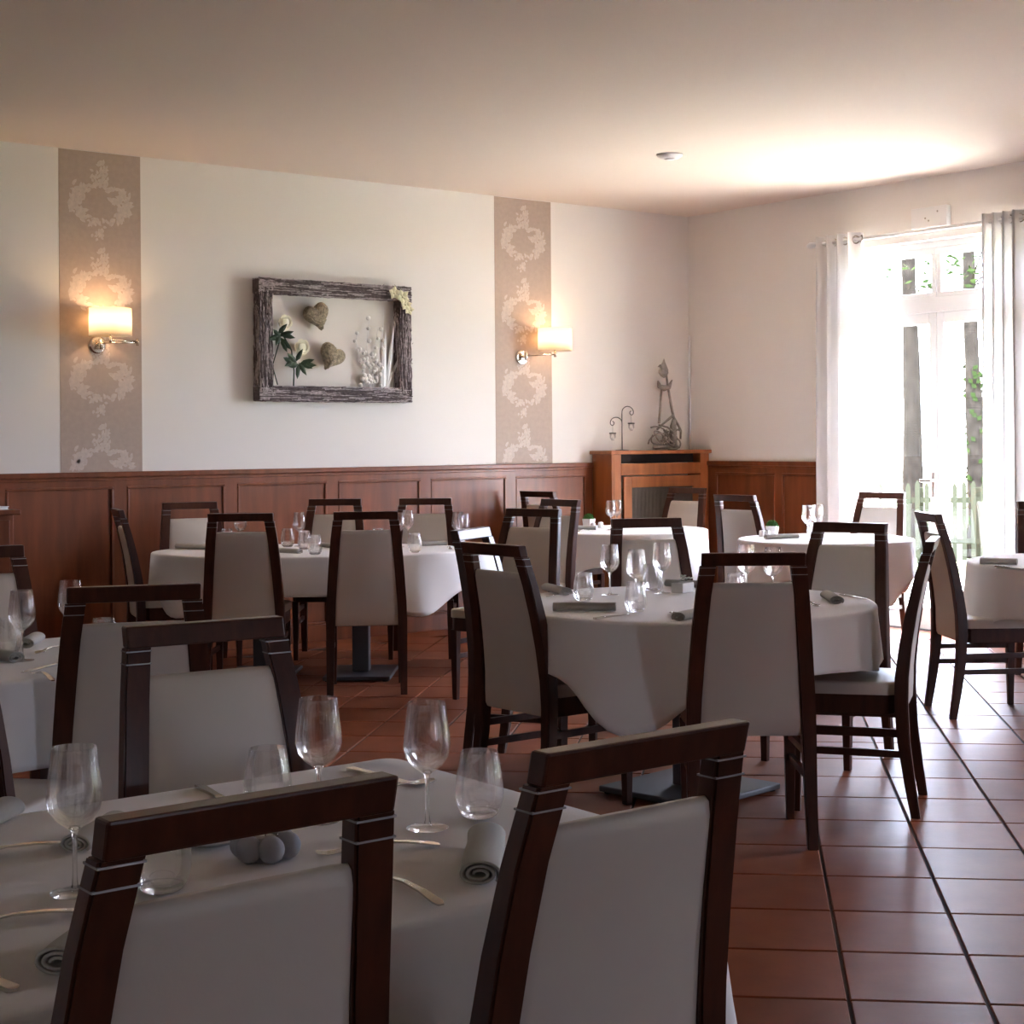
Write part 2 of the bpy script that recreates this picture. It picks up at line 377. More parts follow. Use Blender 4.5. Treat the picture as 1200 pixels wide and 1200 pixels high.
# ------------------------------------------------------------------ chairs
def build_chair():
    root = empty('dining_chair')
    # rear posts run from the floor to the top rail: (z, x centre, y centre, width, depth)
    prof = [(0, .205, -.050, .036, .034), (.12, .2045, -.030, .040, .040), (.28, .203, -.008, .046, .046), (.42, .201, .0, .05, .05), (.52, .197, -.002, .052, .05),
            (.64, .189, -.016, .053, .046), (.76, .180, -.037, .054, .042), (.88, .169, -.064, .054, .038), (.985, .155, -.093, .054, .036)]
    for s in (-1, 1):
        g = G(); g.loft([[(s * x - wx / 2, y - wy / 2, z), (s * x + wx / 2, y - wy / 2, z), (s * x + wx / 2, y + wy / 2, z), (s * x - wx / 2, y + wy / 2, z)] for z, x, y, wx, wy in prof])
        p = g.obj('back_post', m_chair, root)
        bm = bmesh.new(); bm.from_mesh(p.data)
        ed = [e for e in bm.edges if abs((e.verts[0].co - e.verts[1].co).z) > .02]
        bmesh.ops.bevel(bm, geom=ed, offset=.004, segments=2, affect='EDGES'); bm.to_mesh(p.data); bm.free(); auto_smooth(p, 30)
        for z in (.953, .979):                     # two silver lines round the post
            x = .155 + (.985 - z) * .133; y = -.093 + (.985 - z) * .276
            il = G().box(s * x - .0273, s * x + .0273, y - .0193, y + .0193, z - .0013, z + .0013).obj('silver_line', m_silver, p)
            il['label'] = 'thin silver line'
        # front leg
        g = G(); g.loft([[(s * .195 - h / 2, .395 - h / 2, z), (s * .195 + h / 2, .395 - h / 2, z), (s * .195 + h / 2, .395 + h / 2, z), (s * .195 - h / 2, .395 + h / 2, z)] for z, h in ((0, .028), (.2, .036), (.385, .042))])
        g.obj('leg', m_chair, root, bevel=.002)
        for z in (.235, .315):                     # two bars between the legs on each side
            g = G(); g.loft([[(s * .205 - .009, .0, z - .013), (s * .205 + .009, .0, z - .013), (s * .205 + .009, .0, z + .013), (s * .205 - .009, .0, z + .013)],
                             [(s * .195 - .009, .385, z - .013), (s * .195 + .009, .385, z - .013), (s * .195 + .009, .385, z + .013), (s * .195 - .009, .385, z + .013)]])
            g.obj('stretcher', m_chair, root)
    # top rail, tilted with the back
    g = G(); g.loft([[(x, -.096 - dy + ty, .985 + dz) for dy, dz, ty in ((-.0185, 0, 0), (.0185, 0, 0), (.0185, .045, -.012), (-.0185, .045, -.012))] for x in (-.178, -.06, .06, .178)])
    g.obj('top_rail', m_chair, root, bevel=.004)
    # upholstered back between the posts
    g = G(); rows = []
    zs = [.385, .40, .45, .52, .60, .68, .76, .84, .90, .918, .925]
    def path(z):
        for (z0, x0, y0, w0, d0), (z1, x1, y1, w1, d1) in zip(prof, prof[1:]):
            if z0 <= z <= z1: t = (z - z0) / (z1 - z0); return x0 + t * (x1 - x0) - .026, y0 + t * (y1 - y0)
    for i, z in enumerate(zs):
        hw, y = path(z); hw += .0; th = .019 if 1 < i < 9 else (.015 if i in (1, 9) else .006)
        e = .006
        rows.append([(-hw, y - th + e, z), (-hw + .02, y - th, z), (hw - .02, y - th, z), (hw, y - th + e, z), (hw, y + th - e, z), (hw - .02, y + th, z), (-hw + .02, y + th, z), (-hw, y + th - e, z)])
    g.loft(rows); auto_smooth(g.obj('back_panel', m_cream, root), 50)
    # seat frame and cushion
    def slab(z0, z1, inset, nm, m, crown=0, bev=.004):
        a_, b_ = .225 - inset, .205 - inset
        g = G()
        out = [(-b_ + .03, .02 + inset), (b_ - .03, .02 + inset), (b_ - .005, .05), (a_ - .005, .40), (a_ - .03, .425 - inset), (-a_ + .03, .425 - inset), (-a_ + .005, .40), (-b_ + .005, .05)]
        cx, cy = 0, .22
        rings = [[(x, y, z0) for x, y in out], [(x, y, z1 - crown * .5) for x, y in out]]
        if crown:
            rings.append([(x * .985, cy + (y - cy) * .985, z1 - crown * .15) for x, y in out]); rings.append([(x * .93, cy + (y - cy) * .93, z1) for x, y in out])
        g.loft(rings); return g.obj(nm, m, root, bevel=0 if crown else bev)
    slab(.378, .452, .008, 'seat_frame', m_chair)
    auto_smooth(slab(.452, .500, .0, 'seat_cushion', m_cream, .022), 60)
    return root
CH = build_chair()
CHG = 'cream and dark wood dining chairs'
chairs = [
 # where the top rail stands, facing angle, label
 ((.836, 1.605), 90, 'chair seen from behind at the bottom left corner of the photo, at the nearest table'),
 ((1.40, 1.59), 90, 'nearest chair, seen from behind, bottom centre, overlapping the floor'),
 (ground(239, 3.49), -96, 'chair with brightly lit white back facing us across the nearest table'),
 (ground(156, 4.40), 69, 'chair seen from behind, between the left table and the nearest table'),
 (ground(-112, 3.9), 42, 'chair cut off by the left edge beside the left table, only its post showing'),
 (ground(-30, 6.1), -100, 'chair cut off by the left edge behind the glasses of the left table'),
 (ground(881.5, 5.47), 52, 'chair seen squarely from behind in front of the middle round table'),
 (ground(578, 6.05), 2, 'chair at the left of the middle round table, back turned to us'),
 (ground(1090, 6.15), 125, 'chair seen edge-on at the right of the middle round table'),
 (ground(757, 7.9), -115, 'grey-shaded chair behind the wine glasses of the middle round table'),
 (ground(995, 7.35), 198, 'chair facing us at the far right of the middle round table, before the window table'),
 (ground(552, 7.1), -59, 'chair with gleaming white rail just behind the left chair of the middle table'),
 (ground(1088, 8.25), -34, 'chair seen in profile before the french window, drawn up to the right-edge table'),
 (ground(281.5, 8.8), 55, 'left one of two chairs with backs to us at the long table by the panelling'),
 (ground(428, 8.9), 58, 'right one of two chairs with backs to us at the long table by the panelling'),
 (ground(392, 10.9), -128, 'left one of two chairs facing us behind the long table, under the picture frame'),
 (ground(498, 10.9), -128, 'right one of two chairs facing us behind the long table, against the panelling'),
 (ground(222, 10.5), -103, 'chair facing us at the far left corner of the long table'),
 (ground(138, 9.5), -16, 'chair seen edge-on at the left end of the long table'),
 (ground(624, 9.1), 200, 'chair with well lit cream front at the right end of the long table'),
 (ground(656, 10.5), 184, 'chair half hidden behind the cream-fronted chair, left of the small plant table'),
 (ground(630, 12.2), 8, 'farthest chair against the panelling, left of the table with the green plant'),
 (ground(805, 12.8), 190, 'chair standing in front of the wooden radiator cabinet'),
 (ground(861, 11.1), 6, 'chair with its back to us at the left of the window table'),
 (ground(1033, 11.4), 192, 'chair facing us right before the white curtain at the window table'),
 (ground(1226, 9.6), -125, 'chair cut off by the right edge behind the right-edge table'),
]
for i, (p, ang, lab) in enumerate(chairs):
    o = CH if i == 0 else copy_tree(CH)
    f = math.radians(ang); fx, fy = math.cos(f), math.sin(f)
    o.location = (p[0] + .10 * fx, p[1] + .10 * fy, 0); o.rotation_euler = (0, 0, f - PI / 2)
    tag(o, lab, 'chair', CHG)

# ------------------------------------------------------------------ tables and cloths
TZ = .757
def outline_round(a, b, n=96): 
    return [((a * math.cos(t), b * math.sin(t)), Vector((math.cos(t) / a, math.sin(t) / b, 0)).normalized(), t) for t in [2 * PI * k / n for k in range(n)]]
def outline_rect(a, b, r=.03, m=14):
    out = []
    def corner(cx, cy, t0):
        for k in range(7): t = t0 + PI / 2 * k / 6; out.append(((cx + r * math.cos(t), cy + r * math.sin(t)), Vector((math.cos(t), math.sin(t), 0)), t))
    def side(x0, y0, x1, y1, nrm):
        for k in range(1, m): t = k / m; out.append(((x0 + (x1 - x0) * t, y0 + (y1 - y0) * t), Vector((*nrm, 0)), math.atan2(nrm[1], nrm[0])))
    corner(a - r, b - r, 0); side(a - r, b, -a + r, b, (0, 1)); corner(-a + r, b - r, PI / 2); side(-a, b - r, -a, -b + r, (-1, 0))
    corner(-a + r, -b + r, PI); side(-a + r, -b, a - r, -b, (0, -1)); corner(a - r, -b + r, 1.5 * PI); side(a, -b + r, a, b - r, (1, 0))
    return out
def cloth(name, outline, drop, loc, rz, folds=7, amp=.012, flare=.03, seed=0, corners=None):
    """white cloth: flat top, rounded edge, hanging skirt whose length is drop(x, y, t)"""
    rnd = random.Random(seed); ph = [rnd.random() * 6.3 for _ in range(4)]
    n = len(outline); rings = []
    zt = .006
    for s in (.25, .5, .75, .93): rings.append([(x * s, y * s, zt) for (x, y), nr, t in outline])
    er = .012
    for k in range(4):
        an = PI / 2 * k / 3
        rings.append([(x + nr.x * er * math.sin(an), y + nr.y * er * math.sin(an), zt - er * (1 - math.cos(an))) for (x, y), nr, t in outline])
    L = [drop(p[0], p[1], t) for p, nr, t in outline]; arc = [0.]
    for k in range(1, n): arc.append(arc[-1] + math.dist(outline[k][0], outline[k - 1][0]))
    per = arc[-1] + math.dist(outline[0][0], outline[-1][0]); Lm = min(L)
    for q in (.08, .2, .35, .5, .65, .8, .92, 1.0):
        ring = []
        for k, ((x, y), nr, t) in enumerate(outline):
            u = arc[k] / per * 2 * PI
            wv = math.sin(folds * u + ph[0]) + .6 * math.sin((folds * 2 + 1) * u + ph[1]) + .4 * math.sin((folds + 3) * u + ph[2])
            ex = (L[k] - Lm)
            off = er + q * (flare * .35 + amp * wv) + q * q * ex * .28
            ring.append((x + nr.x * off, y + nr.y * off, zt - er - (L[k] - er) * q))
        rings.append(ring)
    g = G(); g.loft(rings, close=False); g.f.append(tuple(range(n)))
    o = g.obj(name, m_cloth, None, smooth=True); o.location = (loc[0], loc[1], TZ); o.rotation_euler = (0, 0, rz)
    md = o.modifiers.new('thickness', 'SOLIDIFY'); md.thickness = .002; md.offset = -1 if False else 0
    return o
def table_round(loc, a, b, rz, label, cols=(0,)):
    t = empty('round_table', (loc[0], loc[1], 0), rz)
    G().lathe([(.001, .727), (1, .727), (1, TZ), (.001, TZ)], 40).xf(Matrix.Diagonal((a - .004, b - .004, 1, 1))).obj('table_top', m_panelwood, t)
    for cx in cols:
        h = .26 if len(cols) == 1 else .2
        G().box(cx - .05, cx + .05, -.05, .05, .03, .727).obj('column', m_greybase, t, bevel=.006)
        G().box(cx - h, cx + h, -.26, .26, .006, .03).obj('base_plate', m_greybase, t, bevel=.006)
        for sx in (-1, 1):
            for sy in (-1, 1): G().lathe([(.001, 0), (.02, 0), (.02, .006), (.001, .006)], 12, (cx + sx * (h - .03), sy * .23, 0)).obj('foot', m_dark, t)
    return tag(t, label, 'table', 'restaurant tables')
def table_rect(loc, a, b, rz, label):
    t = empty('rectangular_table', (loc[0], loc[1], 0), rz)
    G().box(-a + .004, a - .004, -b + .004, b - .004, .727, TZ).obj('table_top', m_panelwood, t)
    for sx in (-1, 1):
        x = sx * .42
        G().box(x - .045, x + .045, -.045, .045, .03, .727).obj('column', m_greybase, t, bevel=.006)
        G().box(x - .2, x + .2, -.17, .17, .006, .03).obj('base_plate', m_greybase, t, bevel=.006)
        for fx in (-.17, .17):
            for fy in (-.14, .14): G().lathe([(.001, 0), (.02, 0), (.02, .006), (.001, .006)], 12, (x + fx, fy, 0)).obj('foot', m_dark, t)
    return tag(t, label, 'table', 'restaurant tables')
CG = 'white tablecloths'
def rdrop(base, extra, a0):        # square cloth on a round top: four hanging corners
    return lambda x, y, t: base + extra * abs(math.cos(2 * (t - a0))) ** 5
def qdrop(base, extra, a, b):      # rectangular cloth: longer at the four corners
    return lambda x, y, t: base + extra * math.exp(-((math.hypot(abs(x) - a, abs(y) - b)) / .13) ** 2)
R = math.radians
def mdrop(x, y, t):                # square cloth, one corner hanging free, the others caught on the chair seats
    d = lambda a: math.cos(2 * (t - R(a))) ** 6 if math.cos(t - R(a)) > .6 else 0
    return .205 + .20 * d(212) + .035 * d(302) + .04 * d(32) + .04 * d(122)
# nearest table
table_rect((1.06, 2.335), .73, .485, 0, 'nearest table, hidden under a white cloth')
tag(cloth('tablecloth', outline_rect(.73, .485), qdrop(.275, .2, .73, .485), (1.06, 2.335), 0, 5, .006, .03, 1), 'white cloth on the nearest table, bottom left of the photo', 'tablecloth', CG)
# left table
table_rect((1.45, 4.86), .67, .44, 0, 'rectangular table under a white cloth at the left edge')
tag(cloth('tablecloth', outline_rect(.67, .44), qdrop(.25, .16, .67, .44), (1.45, 4.86), 0, 5, .006, .03, 2), 'white cloth on the rectangular table at the left edge', 'tablecloth', CG)
# middle round table
table_round((4.41, 4.72), .735, .735, R(8), 'middle round table on a grey column and base plate')
tag(cloth('tablecloth', outline_round(.735, .735), mdrop, (4.41, 4.72), 0, 9, .010, .03, 3), 'white cloth with hanging corners on the middle round table', 'tablecloth', CG)
# long table by the panelling
LA = HEAD - PI / 2
table_round((4.86, 8.54), .95, .60, LA, 'long oval table under a white cloth by the panelling', (-.3, .3))
tag(cloth('tablecloth', outline_round(.95, .60, 112), rdrop(.225, .13, R(45)), (4.86, 8.54), LA, 8, .010, .03, 4), 'white cloth on the long oval table by the panelling', 'tablecloth', CG)
# plant table near the cabinet
table_round((7.64, 8.86), .60, .60, R(10), 'round table with the green plant, in front of the wooden cabinet')
tag(cloth('tablecloth', outline_round(.60, .60), rdrop(.23, .16, R(0)), (7.64, 8.86), 0, 8, .010, .03, 5), 'white cloth on the round table before the wooden cabinet', 'tablecloth', CG)
# window table
table_round((7.86, 7.10), .56, .56, R(20), 'round table beside the white curtain and the french window')
tag(cloth('tablecloth', outline_round(.56, .56), rdrop(.23, .16, R(-10)), (7.86, 7.10), 0, 8, .010, .03, 6), 'brightly lit white cloth on the round table beside the curtain', 'tablecloth', CG)
# right-edge table
table_round((7.40, 4.76), .68, .68, R(15), 'round table cut off by the right edge of the photo')
tag(cloth('tablecloth', outline_round(.68, .68), rdrop(.25, .16, R(142)), (7.40, 4.76), 0, 8, .010, .03, 7), 'white cloth on the round table cut off by the right edge', 'tablecloth', CG)
TOP = TZ + .0075

# ------------------------------------------------------------------ glasses
def wine_glass0():
    r = empty('wine_glass')
    G().lathe([(.0045, .092), (.013, .096), (.026, .106), (.036, .120), (.0405, .136), (.0395, .155), (.036, .180), (.0325, .212), (.0321, .2126), (.0317, .212), (.0352, .180), (.0387, .155), (.0396, .137), (.035, .1215), (.025, .108), (.012, .0985), (.001, .0965)], 32).obj('bowl', m_glass, r, smooth=True)
    G().lathe([(.008, .004), (.0045, .012), (.0034, .03), (.0033, .06), (.0038, .08), (.0055, .090), (.009, .0945), (.001, .0965)], 16).obj('stem', m_stem, r, smooth=True)
    G().lathe([(.001, 0), (.0355, 0), (.036, .0012), (.030, .002), (.014, .0035), (.008, .005), (.001, .005)], 32).obj('foot', m_stem, r, smooth=True)
    return r
def tumbler0():
    r = empty('tumbler')
    G().lathe([(.001, .0), (.024, .0), (.031, .004), (.038, .016), (.0425, .034), (.0425, .050), (.040, .072), (.036, .096), (.0325, .114), (.0321, .1146), (.0317, .114), (.0352, .096), (.0392, .072), (.0416, .050), (.0416, .035), (.037, .019), (.030, .010), (.001, .0097)], 32).obj('bowl', m_glass, r, smooth=True)
    G().lathe([(.001, .0005), (.0235, .0005), (.0295, .004), (.0335, .0095), (.001, .0095)], 28).obj('heavy_base', m_stem, r, smooth=True)
    return r
WG, TB = wine_glass0(), tumbler0()
used = set()
def place(proto, pos, label, cat, group, rz=0):
    o = proto if proto.name not in used else copy_tree(proto)
    used.add(proto.name); o.location = pos; o.rotation_euler = (0, 0, rz)
    return tag(o, label, cat, group)
def wg(px, py, label): return place(WG, spot(px, py, TOP), label, 'wine glass', 'stemmed wine glasses')
def tb(px, py, label): return place(TB, spot(px, py, TOP), label, 'glass', 'stemless water tumblers')
wg(88, 1046, 'wine glass at the left of the nearest table, next to the chair post')
wg(374, 962, 'wine glass behind the left near chair rail, at the far side of the nearest table')
wg(501, 970, 'wine glass standing free between the two near chairs')
tb(562, 957, 'tumbler behind the grey napkin on the nearest table')
tb(314, 952, 'tumbler half hidden by the left near chair rail, beside a wine glass')
tb(190, 1044, 'tumbler seen through the left near chair, beside its post')
wg(26, 774, 'wine glass in full view on the left table')
wg(83, 757, 'wine glass half hidden by the chair back on the left table')
tb(122, 768, 'tumbler whose rim shows above the chair back on the left table')
tb(8, 768, 'tumbler at the left photo edge on the left table')
wg(715, 697, 'wine glass with dark chair post behind it on the middle round table')
wg(746, 706, 'wine glass behind a tumbler in the centre of the middle round table')
wg(776, 695, 'rightmost wine glass before the grey-shaded chair on the middle round table')
tb(684, 704, 'tumbler beside the short rolled napkin on the middle round table')
tb(745, 717, 'tumbler in front of a wine glass on the middle round table')
tb(765, 692, 'tumbler half hidden behind wine glasses on the middle round table')
wg(875, 698, 'wine glass seen through the near chair top on the middle round table, left one')
wg(906, 702, 'wine glass seen through the near chair top on the middle round table, right one')
tb(862, 705, 'tumbler seen through the near chair top on the middle round table')
L_ = 'wine glass on the long table by the panelling'
for (px, py, lab) in ((282, 640, 'wine glass on the long table seen through the left near chair top'), (351, 640, 'wine glass on the long table between its two near chairs'), (467, 641, 'wine glass on the long table at the right post of its near chair'), (478, 637, 'wine glass on the long table just right of its near chair'), (537, 640, 'wine glass on the long table in front of the bare panelling'), (543, 643.5, 'rightmost wine glass on the long table')): wg(px, py, lab)
for (px, py, lab) in ((266, 641, 'tumbler on the long table seen through the left near chair top'), (337, 641, 'tumbler on the long table left of a wine glass'), (369, 650, 'tumbler on the long table nearest its right near chair'), (443, 641, 'tumbler on the long table seen through the right near chair top'), (486, 647.5, 'tumbler on the long table right of its right near chair'), (357, 644, 'tumbler on the long table behind another tumbler')): tb(px, py, lab)
wg(716, 621, 'wine glass on the plant table, left one of the pair'); wg(723, 619.5, 'wine glass on the plant table, right one of the pair')
wg(947, 630, 'wine glass on the window table, left one of the pair'); wg(958, 629, 'wine glass on the window table, right one of the pair')
tb(953, 633, 'tumbler at the wine glasses on the window table')

# ------------------------------------------------------------------ napkins
def napkin0():
    g = G(); pts = []
    for k in range(64):
        t = k / 63; a_ = 2 * PI * 2.6 * t; r = .007 + .0165 * t
        pts.append((r * 1.3 * math.cos(a_), .85 * r * math.sin(a_) * (1 if math.sin(a_) > 0 else .9)))
    zmin = min(p[1] for p in pts); L = .105; n = len(pts); rings = []
    for i, yy in enumerate((-L, -L * .97, -L * .5, 0, L * .5, L * .97, L)):
        wob = .0015 * math.sin(i * 2.1)
        rings.append([(x + wob, yy, z - zmin + .001) for x, z in pts])
    vs = [p for r_ in rings for p in r_]; fs = [(i * n + j, i * n + j + 1, (i + 1) * n + j + 1, (i + 1) * n + j) for i in range(6) for j in range(n - 1)]
    g.add(vs, fs); o = g.obj('rolled_napkin', m_napkin, smooth=True)
    md = o.modifiers.new('thickness', 'SOLIDIFY'); md.thickness = .0035; md.offset = -1
    return o
NP = napkin0()
def napkin(pa, pb, label, sc_=1):
    a_, b_ = spot(*pa, TOP), spot(*pb, TOP); d = b_ - a_
    o = place(NP, (a_ + b_) / 2, label, 'napkin', 'grey rolled napkins', math.atan2(d.y, d.x) - PI / 2)
    o.scale = (sc_, min(1.15, max(.8, d.length / .21)), sc_)
napkin((570, 985), (560, 1043), 'grey rolled napkin pointing at us below the tumbler on the nearest table', 1.1)
napkin((130, 1092), (66, 1144), 'grey rolled napkin at the bottom left beside the near chair post', 1.1)
napkin((-45, 985), (12, 957), 'pale rolled napkin at the left edge of the nearest table', 1.1)
napkin((128, 975), (96, 994), 'grey rolled napkin behind the left wine glass of the nearest table', .9)
napkin((640, 692), (664, 698), 'short grey rolled napkin at the left rim of the middle round table')
napkin((648, 716), (722, 716), 'long grey rolled napkin across the front of the middle round table')
napkin((786, 687.5), (816, 689), 'rolled napkin at the far rim of the middle round table')
napkin((960, 696), (990, 714), 'rolled napkin at the right rim of the middle round table')
napkin((795, 728), (822, 722), 'dark rolled napkin beside the near chair post on the middle round table')
napkin((328, 648), (350, 649), 'rolled napkin beside the tumblers on the long table', .9)
napkin((376, 641), (398, 643), 'rolled napkin before the left facing chair on the long table', .9)
napkin((496, 640), (520, 639), 'rolled napkin before the right facing chair on the long table', .9)
napkin((207, 643), (246, 644), 'rolled napkin at the left end of the long table')
napkin((673, 621), (697, 621), 'rolled napkin before the green plant on the plant table')
napkin((897, 632), (935, 631), 'rolled napkin before the green plant on the window table')
napkin((1149, 661), (1192, 662), 'rolled napkin on the right-edge table')
napkin((-12, 772), (14, 776), 'rolled napkin at the left edge of the left table')
napkin((30, 760), (44, 752), 'rolled napkin behind the wine glass on the left table')

# ------------------------------------------------------------------ cutlery
def strip(g, sec):                      # sec: (y, half width, z, thickness)
    g.loft([[(-h, y, z), (h, y, z), (h, y, z + t), (-h, y, z + t)] for y, h, z, t in sec])
def knife0():
    g = G(); strip(g, [(-.105, .004, .001, .004), (-.10, .0085, .0, .006), (-.06, .0075, .0, .006), (0, .006, .0, .005), (.01, .008, .001, .003), (.05, .0105, .001, .0015), (.09, .009, .001, .0012), (.108, .002, .001, .001)])
    return g.obj('table_knife', m_steel, smooth=False, bevel=0)
def fork0():
    g = G(); strip(g, [(-.10, .005, .002, .0025), (-.09, .0085, .004, .0025), (-.05, .006, .010, .003), (0, .0042, .013, .003), (.03, .004, .011, .003), (.045, .008, .007, .002), (.055, .0115, .004, .0018)])
    for k in range(4):
        x = -.0097 + k * .00647
        g.loft([[(x - .0018, .055, .004), (x + .0018, .055, .004), (x + .0018, .055, .0058), (x - .0018, .055, .0058)], [(x - .0018, .08, .001), (x + .0018, .08, .001), (x + .0018, .08, .0028), (x - .0018, .08, .0028)], [(x - .001, .098, .004), (x + .001, .098, .004), (x + .001, .098, .0055), (x - .001, .098, .0055)]])
    return g.obj('table_fork', m_steel)
def spoon0():
    g = G(); strip(g, [(-.085, .004, .002, .0025), (-.078, .0075, .003, .0025), (-.04, .005, .007, .003), (0, .0035, .010, .003), (.035, .0035, .008, .003), (.045, .005, .006, .003)])
    rings = []
    for k in range(9):
        t = k / 8; h = .0165 * math.sin(PI * min(.98, t * .9 + .08)) ** .7; y = .042 + t * .052
        rings.append([(-h, y, .0065), (-h * .5, y, .0018), (h * .5, y, .0018), (h, y, .0065), (h * .45, y, .0032), (-h * .45, y, .0032)])
    g.loft(rings)
    return g.obj('table_spoon', m_steel, smooth=True)
KN, FK, SP = knife0(), fork0(), spoon0()
def cut(proto, pa, pb, label):          # pa: handle end, pb: head
    a_, b_ = spot(*pa, TOP), spot(*pb, TOP); d = b_ - a_
    o = place(proto, a_ + d.normalized() * (.105 if proto is KN else .10 if proto is FK else .085), label, {'table_knife': 'knife', 'table_fork': 'fork', 'table_spoon': 'spoon'}[proto.name.split('.')[0]], 'steel cutlery', math.atan2(d.y, d.x) - PI / 2)
cut(FK, (515, 992), (430, 998), 'fork whose handle points right beside the free wine glass')
cut(FK, (517, 1063), (440, 1030), 'fork whose handle ends below the free wine glass, near the napkin')
cut(KN, (408, 902), (478, 918), 'knife at the far corner of the nearest table')
cut(SP, (430, 935), (480, 923), 'spoon beside the knife at the far corner of the nearest table')
cut(KN, (232, 922), (285, 950), 'knife in front of the chair with the lit white back')
cut(FK, (78, 990), (-10, 1006), 'fork at the left edge of the nearest table, behind the wine glass foot')
cut(FK, (100, 1070), (-20, 1090), 'fork at the left edge of the nearest table, before the wine glass foot')
cut(KN, (18, 1163), (-60, 1130), 'cutlery handle end in the bottom left corner')
cut(KN, (696, 726), (752, 718), 'knife along the front rim of the middle round table')
cut(SP, (792, 725), (783, 709), 'spoon in the centre front of the middle round table')
cut(FK, (640, 700), (672, 699), 'fork before the short napkin on the middle round table')
cut(SP, (940, 706), (965, 713), 'spoon left of the right napkin on the middle round table')
cut(KN, (985, 697), (1020, 703), 'knife behind the right napkin on the middle round table')
cut(FK, (62, 799), (28, 784), 'fork lying with its tines up on the left table')
cut(KN, (78, 777), (42, 785), 'fork-side knife crossing towards the chair on the left table')
cut(SP, (78, 758), (36, 768), 'spoon behind the fork on the left table')
cut(FK, (525, 642), (536, 650), 'fork at the right end of the long table')
cut(FK, (690, 622), (672, 624), 'fork before the napkin on the plant table')
cut(KN, (985, 626), (1010, 627), 'knife on the lit right side of the window table')
cut(FK, (990, 630), (968, 626), 'fork seen through the chair top on the window table')
cut(KN, (1166, 664), (1190, 666), 'knife before the napkin on the right-edge table')

# ------------------------------------------------------------------ table ornaments
def stone_candle(pos, label):
    r = empty('candle_holder', pos)
    g = G()
    for k in range(6): g.ball((.036 * math.cos(k * PI / 3 + .3), .036 * math.sin(k * PI / 3 + .3), .0215), .0205, (1, 1, 1.05), 14, 10)
    g.lathe([(.001, 0), (.03, 0), (.03, .026), (.001, .026)], 16)
    g.obj('petals', m_stone, r, smooth=True)
    G().lathe([(.001, .024), (.019, .024), (.020, .040), (.0185, .040), (.0175, .027), (.001, .027)], 20).obj('glass_cup', m_glass, r, smooth=True)
    G().lathe([(.001, .028), (.0165, .028), (.0165, .035), (.001, .035)], 16).obj('tealight', m_porc, r)
    G().tube([(0, 0, .035), (.001, 0, .041)], .0008, 5).obj('wick', m_dark, r)
    return tag(r, label, 'candle holder', 'table candle holders')
stone_candle(spot(311, 1006, TOP), 'grey flower-shaped candle holder with tealight on the nearest table')
def plant_pot(pos, label, rz=.3):
    r = empty('potted_plant', pos, rz)
    G().loft([[(-.030, -.030, 0), (.030, -.030, 0), (.030, .030, 0), (-.030, .030, 0)], [(-.036, -.036, .062), (.036, -.036, .062), (.036, .036, .062), (-.036, .036, .062)], [(-.032, -.032, .062), (.032, -.032, .062), (.032, .032, .062), (-.032, .032, .062)], [(-.03, -.03, .05), (.03, -.03, .05), (.03, .03, .05), (-.03, .03, .05)]]).obj('pot', m_porc, r)
    g = G(); rnd = random.Random(5)
    for k in range(260):
        t, u = rnd.random() * 2 * PI, rnd.random()
        c = Vector((.040 * math.sqrt(1 - u * u) * math.cos(t), .040 * math.sqrt(1 - u * u) * math.sin(t), .058 + .042 * u))
        a_ = Vector((rnd.gauss(0, 1), rnd.gauss(0, 1), rnd.gauss(.4, 1))).normalized() * .007; b_ = a_.orthogonal().normalized() * .004
        g.add([c - a_, c + b_, c + a_, c - b_], [(0, 1, 2, 3)])
    g.ball((0, 0, .06), .036, (1, 1, 1), 12, 8)
    f = g.obj('foliage', m_box, r); f['kind'] = 'stuff'
    return tag(r, label, 'plant', 'small green plants in white pots')
plant_pot(spot(690, 617.5, TOP), 'small round green plant in a white pot on the table before the cabinet')
plant_pot(spot(905, 627, TOP), 'small round green plant in a white pot on the window table', .5)
def shaker(pos, label):
    r = empty('salt_shaker', pos)
    G().lathe([(.001, 0), (.019, 0), (.021, .004), (.020, .03), (.017, .042), (.001, .045)], 16).obj('body', m_porc, r, smooth=True)
    G().lathe([(.001, .0455), (.005, .0455), (.005, .047), (.001, .047)], 10).obj('cap_holes', m_dark, r)
    return tag(r, label, 'shaker', 'white salt and pepper shakers')
shaker(spot(695, 619.5, TOP), 'white shaker in front of the plant before the cabinet')
shaker(spot(704, 618.5, TOP), 'white shaker right of the plant before the cabinet')
shaker(spot(893, 629, TOP), 'white shaker left of the plant on the window table')
shaker(spot(899, 629.5, TOP), 'white shaker in front of the plant on the window table')
def flower_box(pos, label):
    r = empty('flower_box', pos, .25)
    G().box(-.045, .045, -.03, .03, 0, .042).obj('box', m_porc, r, bevel=.003)
    g = G(); rnd = random.Random(9)
    for k in range(5):
        c = Vector((-.01 + .014 * k, rnd.gauss(0, .008), .052 + .012 * rnd.random()))
        for j in range(7):
            a_ = 2 * PI * j / 7; e = Vector((math.cos(a_), math.sin(a_), .6)) * .017; s_ = Vector((-math.sin(a_), math.cos(a_), 0)) * .007
            g.add([c, c + e * .6 + s_, c + e, c + e * .6 - s_], [(0, 1, 2, 3)])
    g.obj('blossoms', m_petal, r)
    for k in range(4):
        a_ = k * 1.7; e = Vector((math.cos(a_), math.sin(a_) * .7, .25)) * .035; s_ = Vector((-math.sin(a_), math.cos(a_), 0)) * .008; c = Vector((.015, 0, .045))
        G().add([c, c + e * .5 + s_, c + e, c + e * .5 - s_], [(0, 1, 2, 3)]).obj('leaf', m_leaf, r)
    return tag(r, label, 'flower pot')
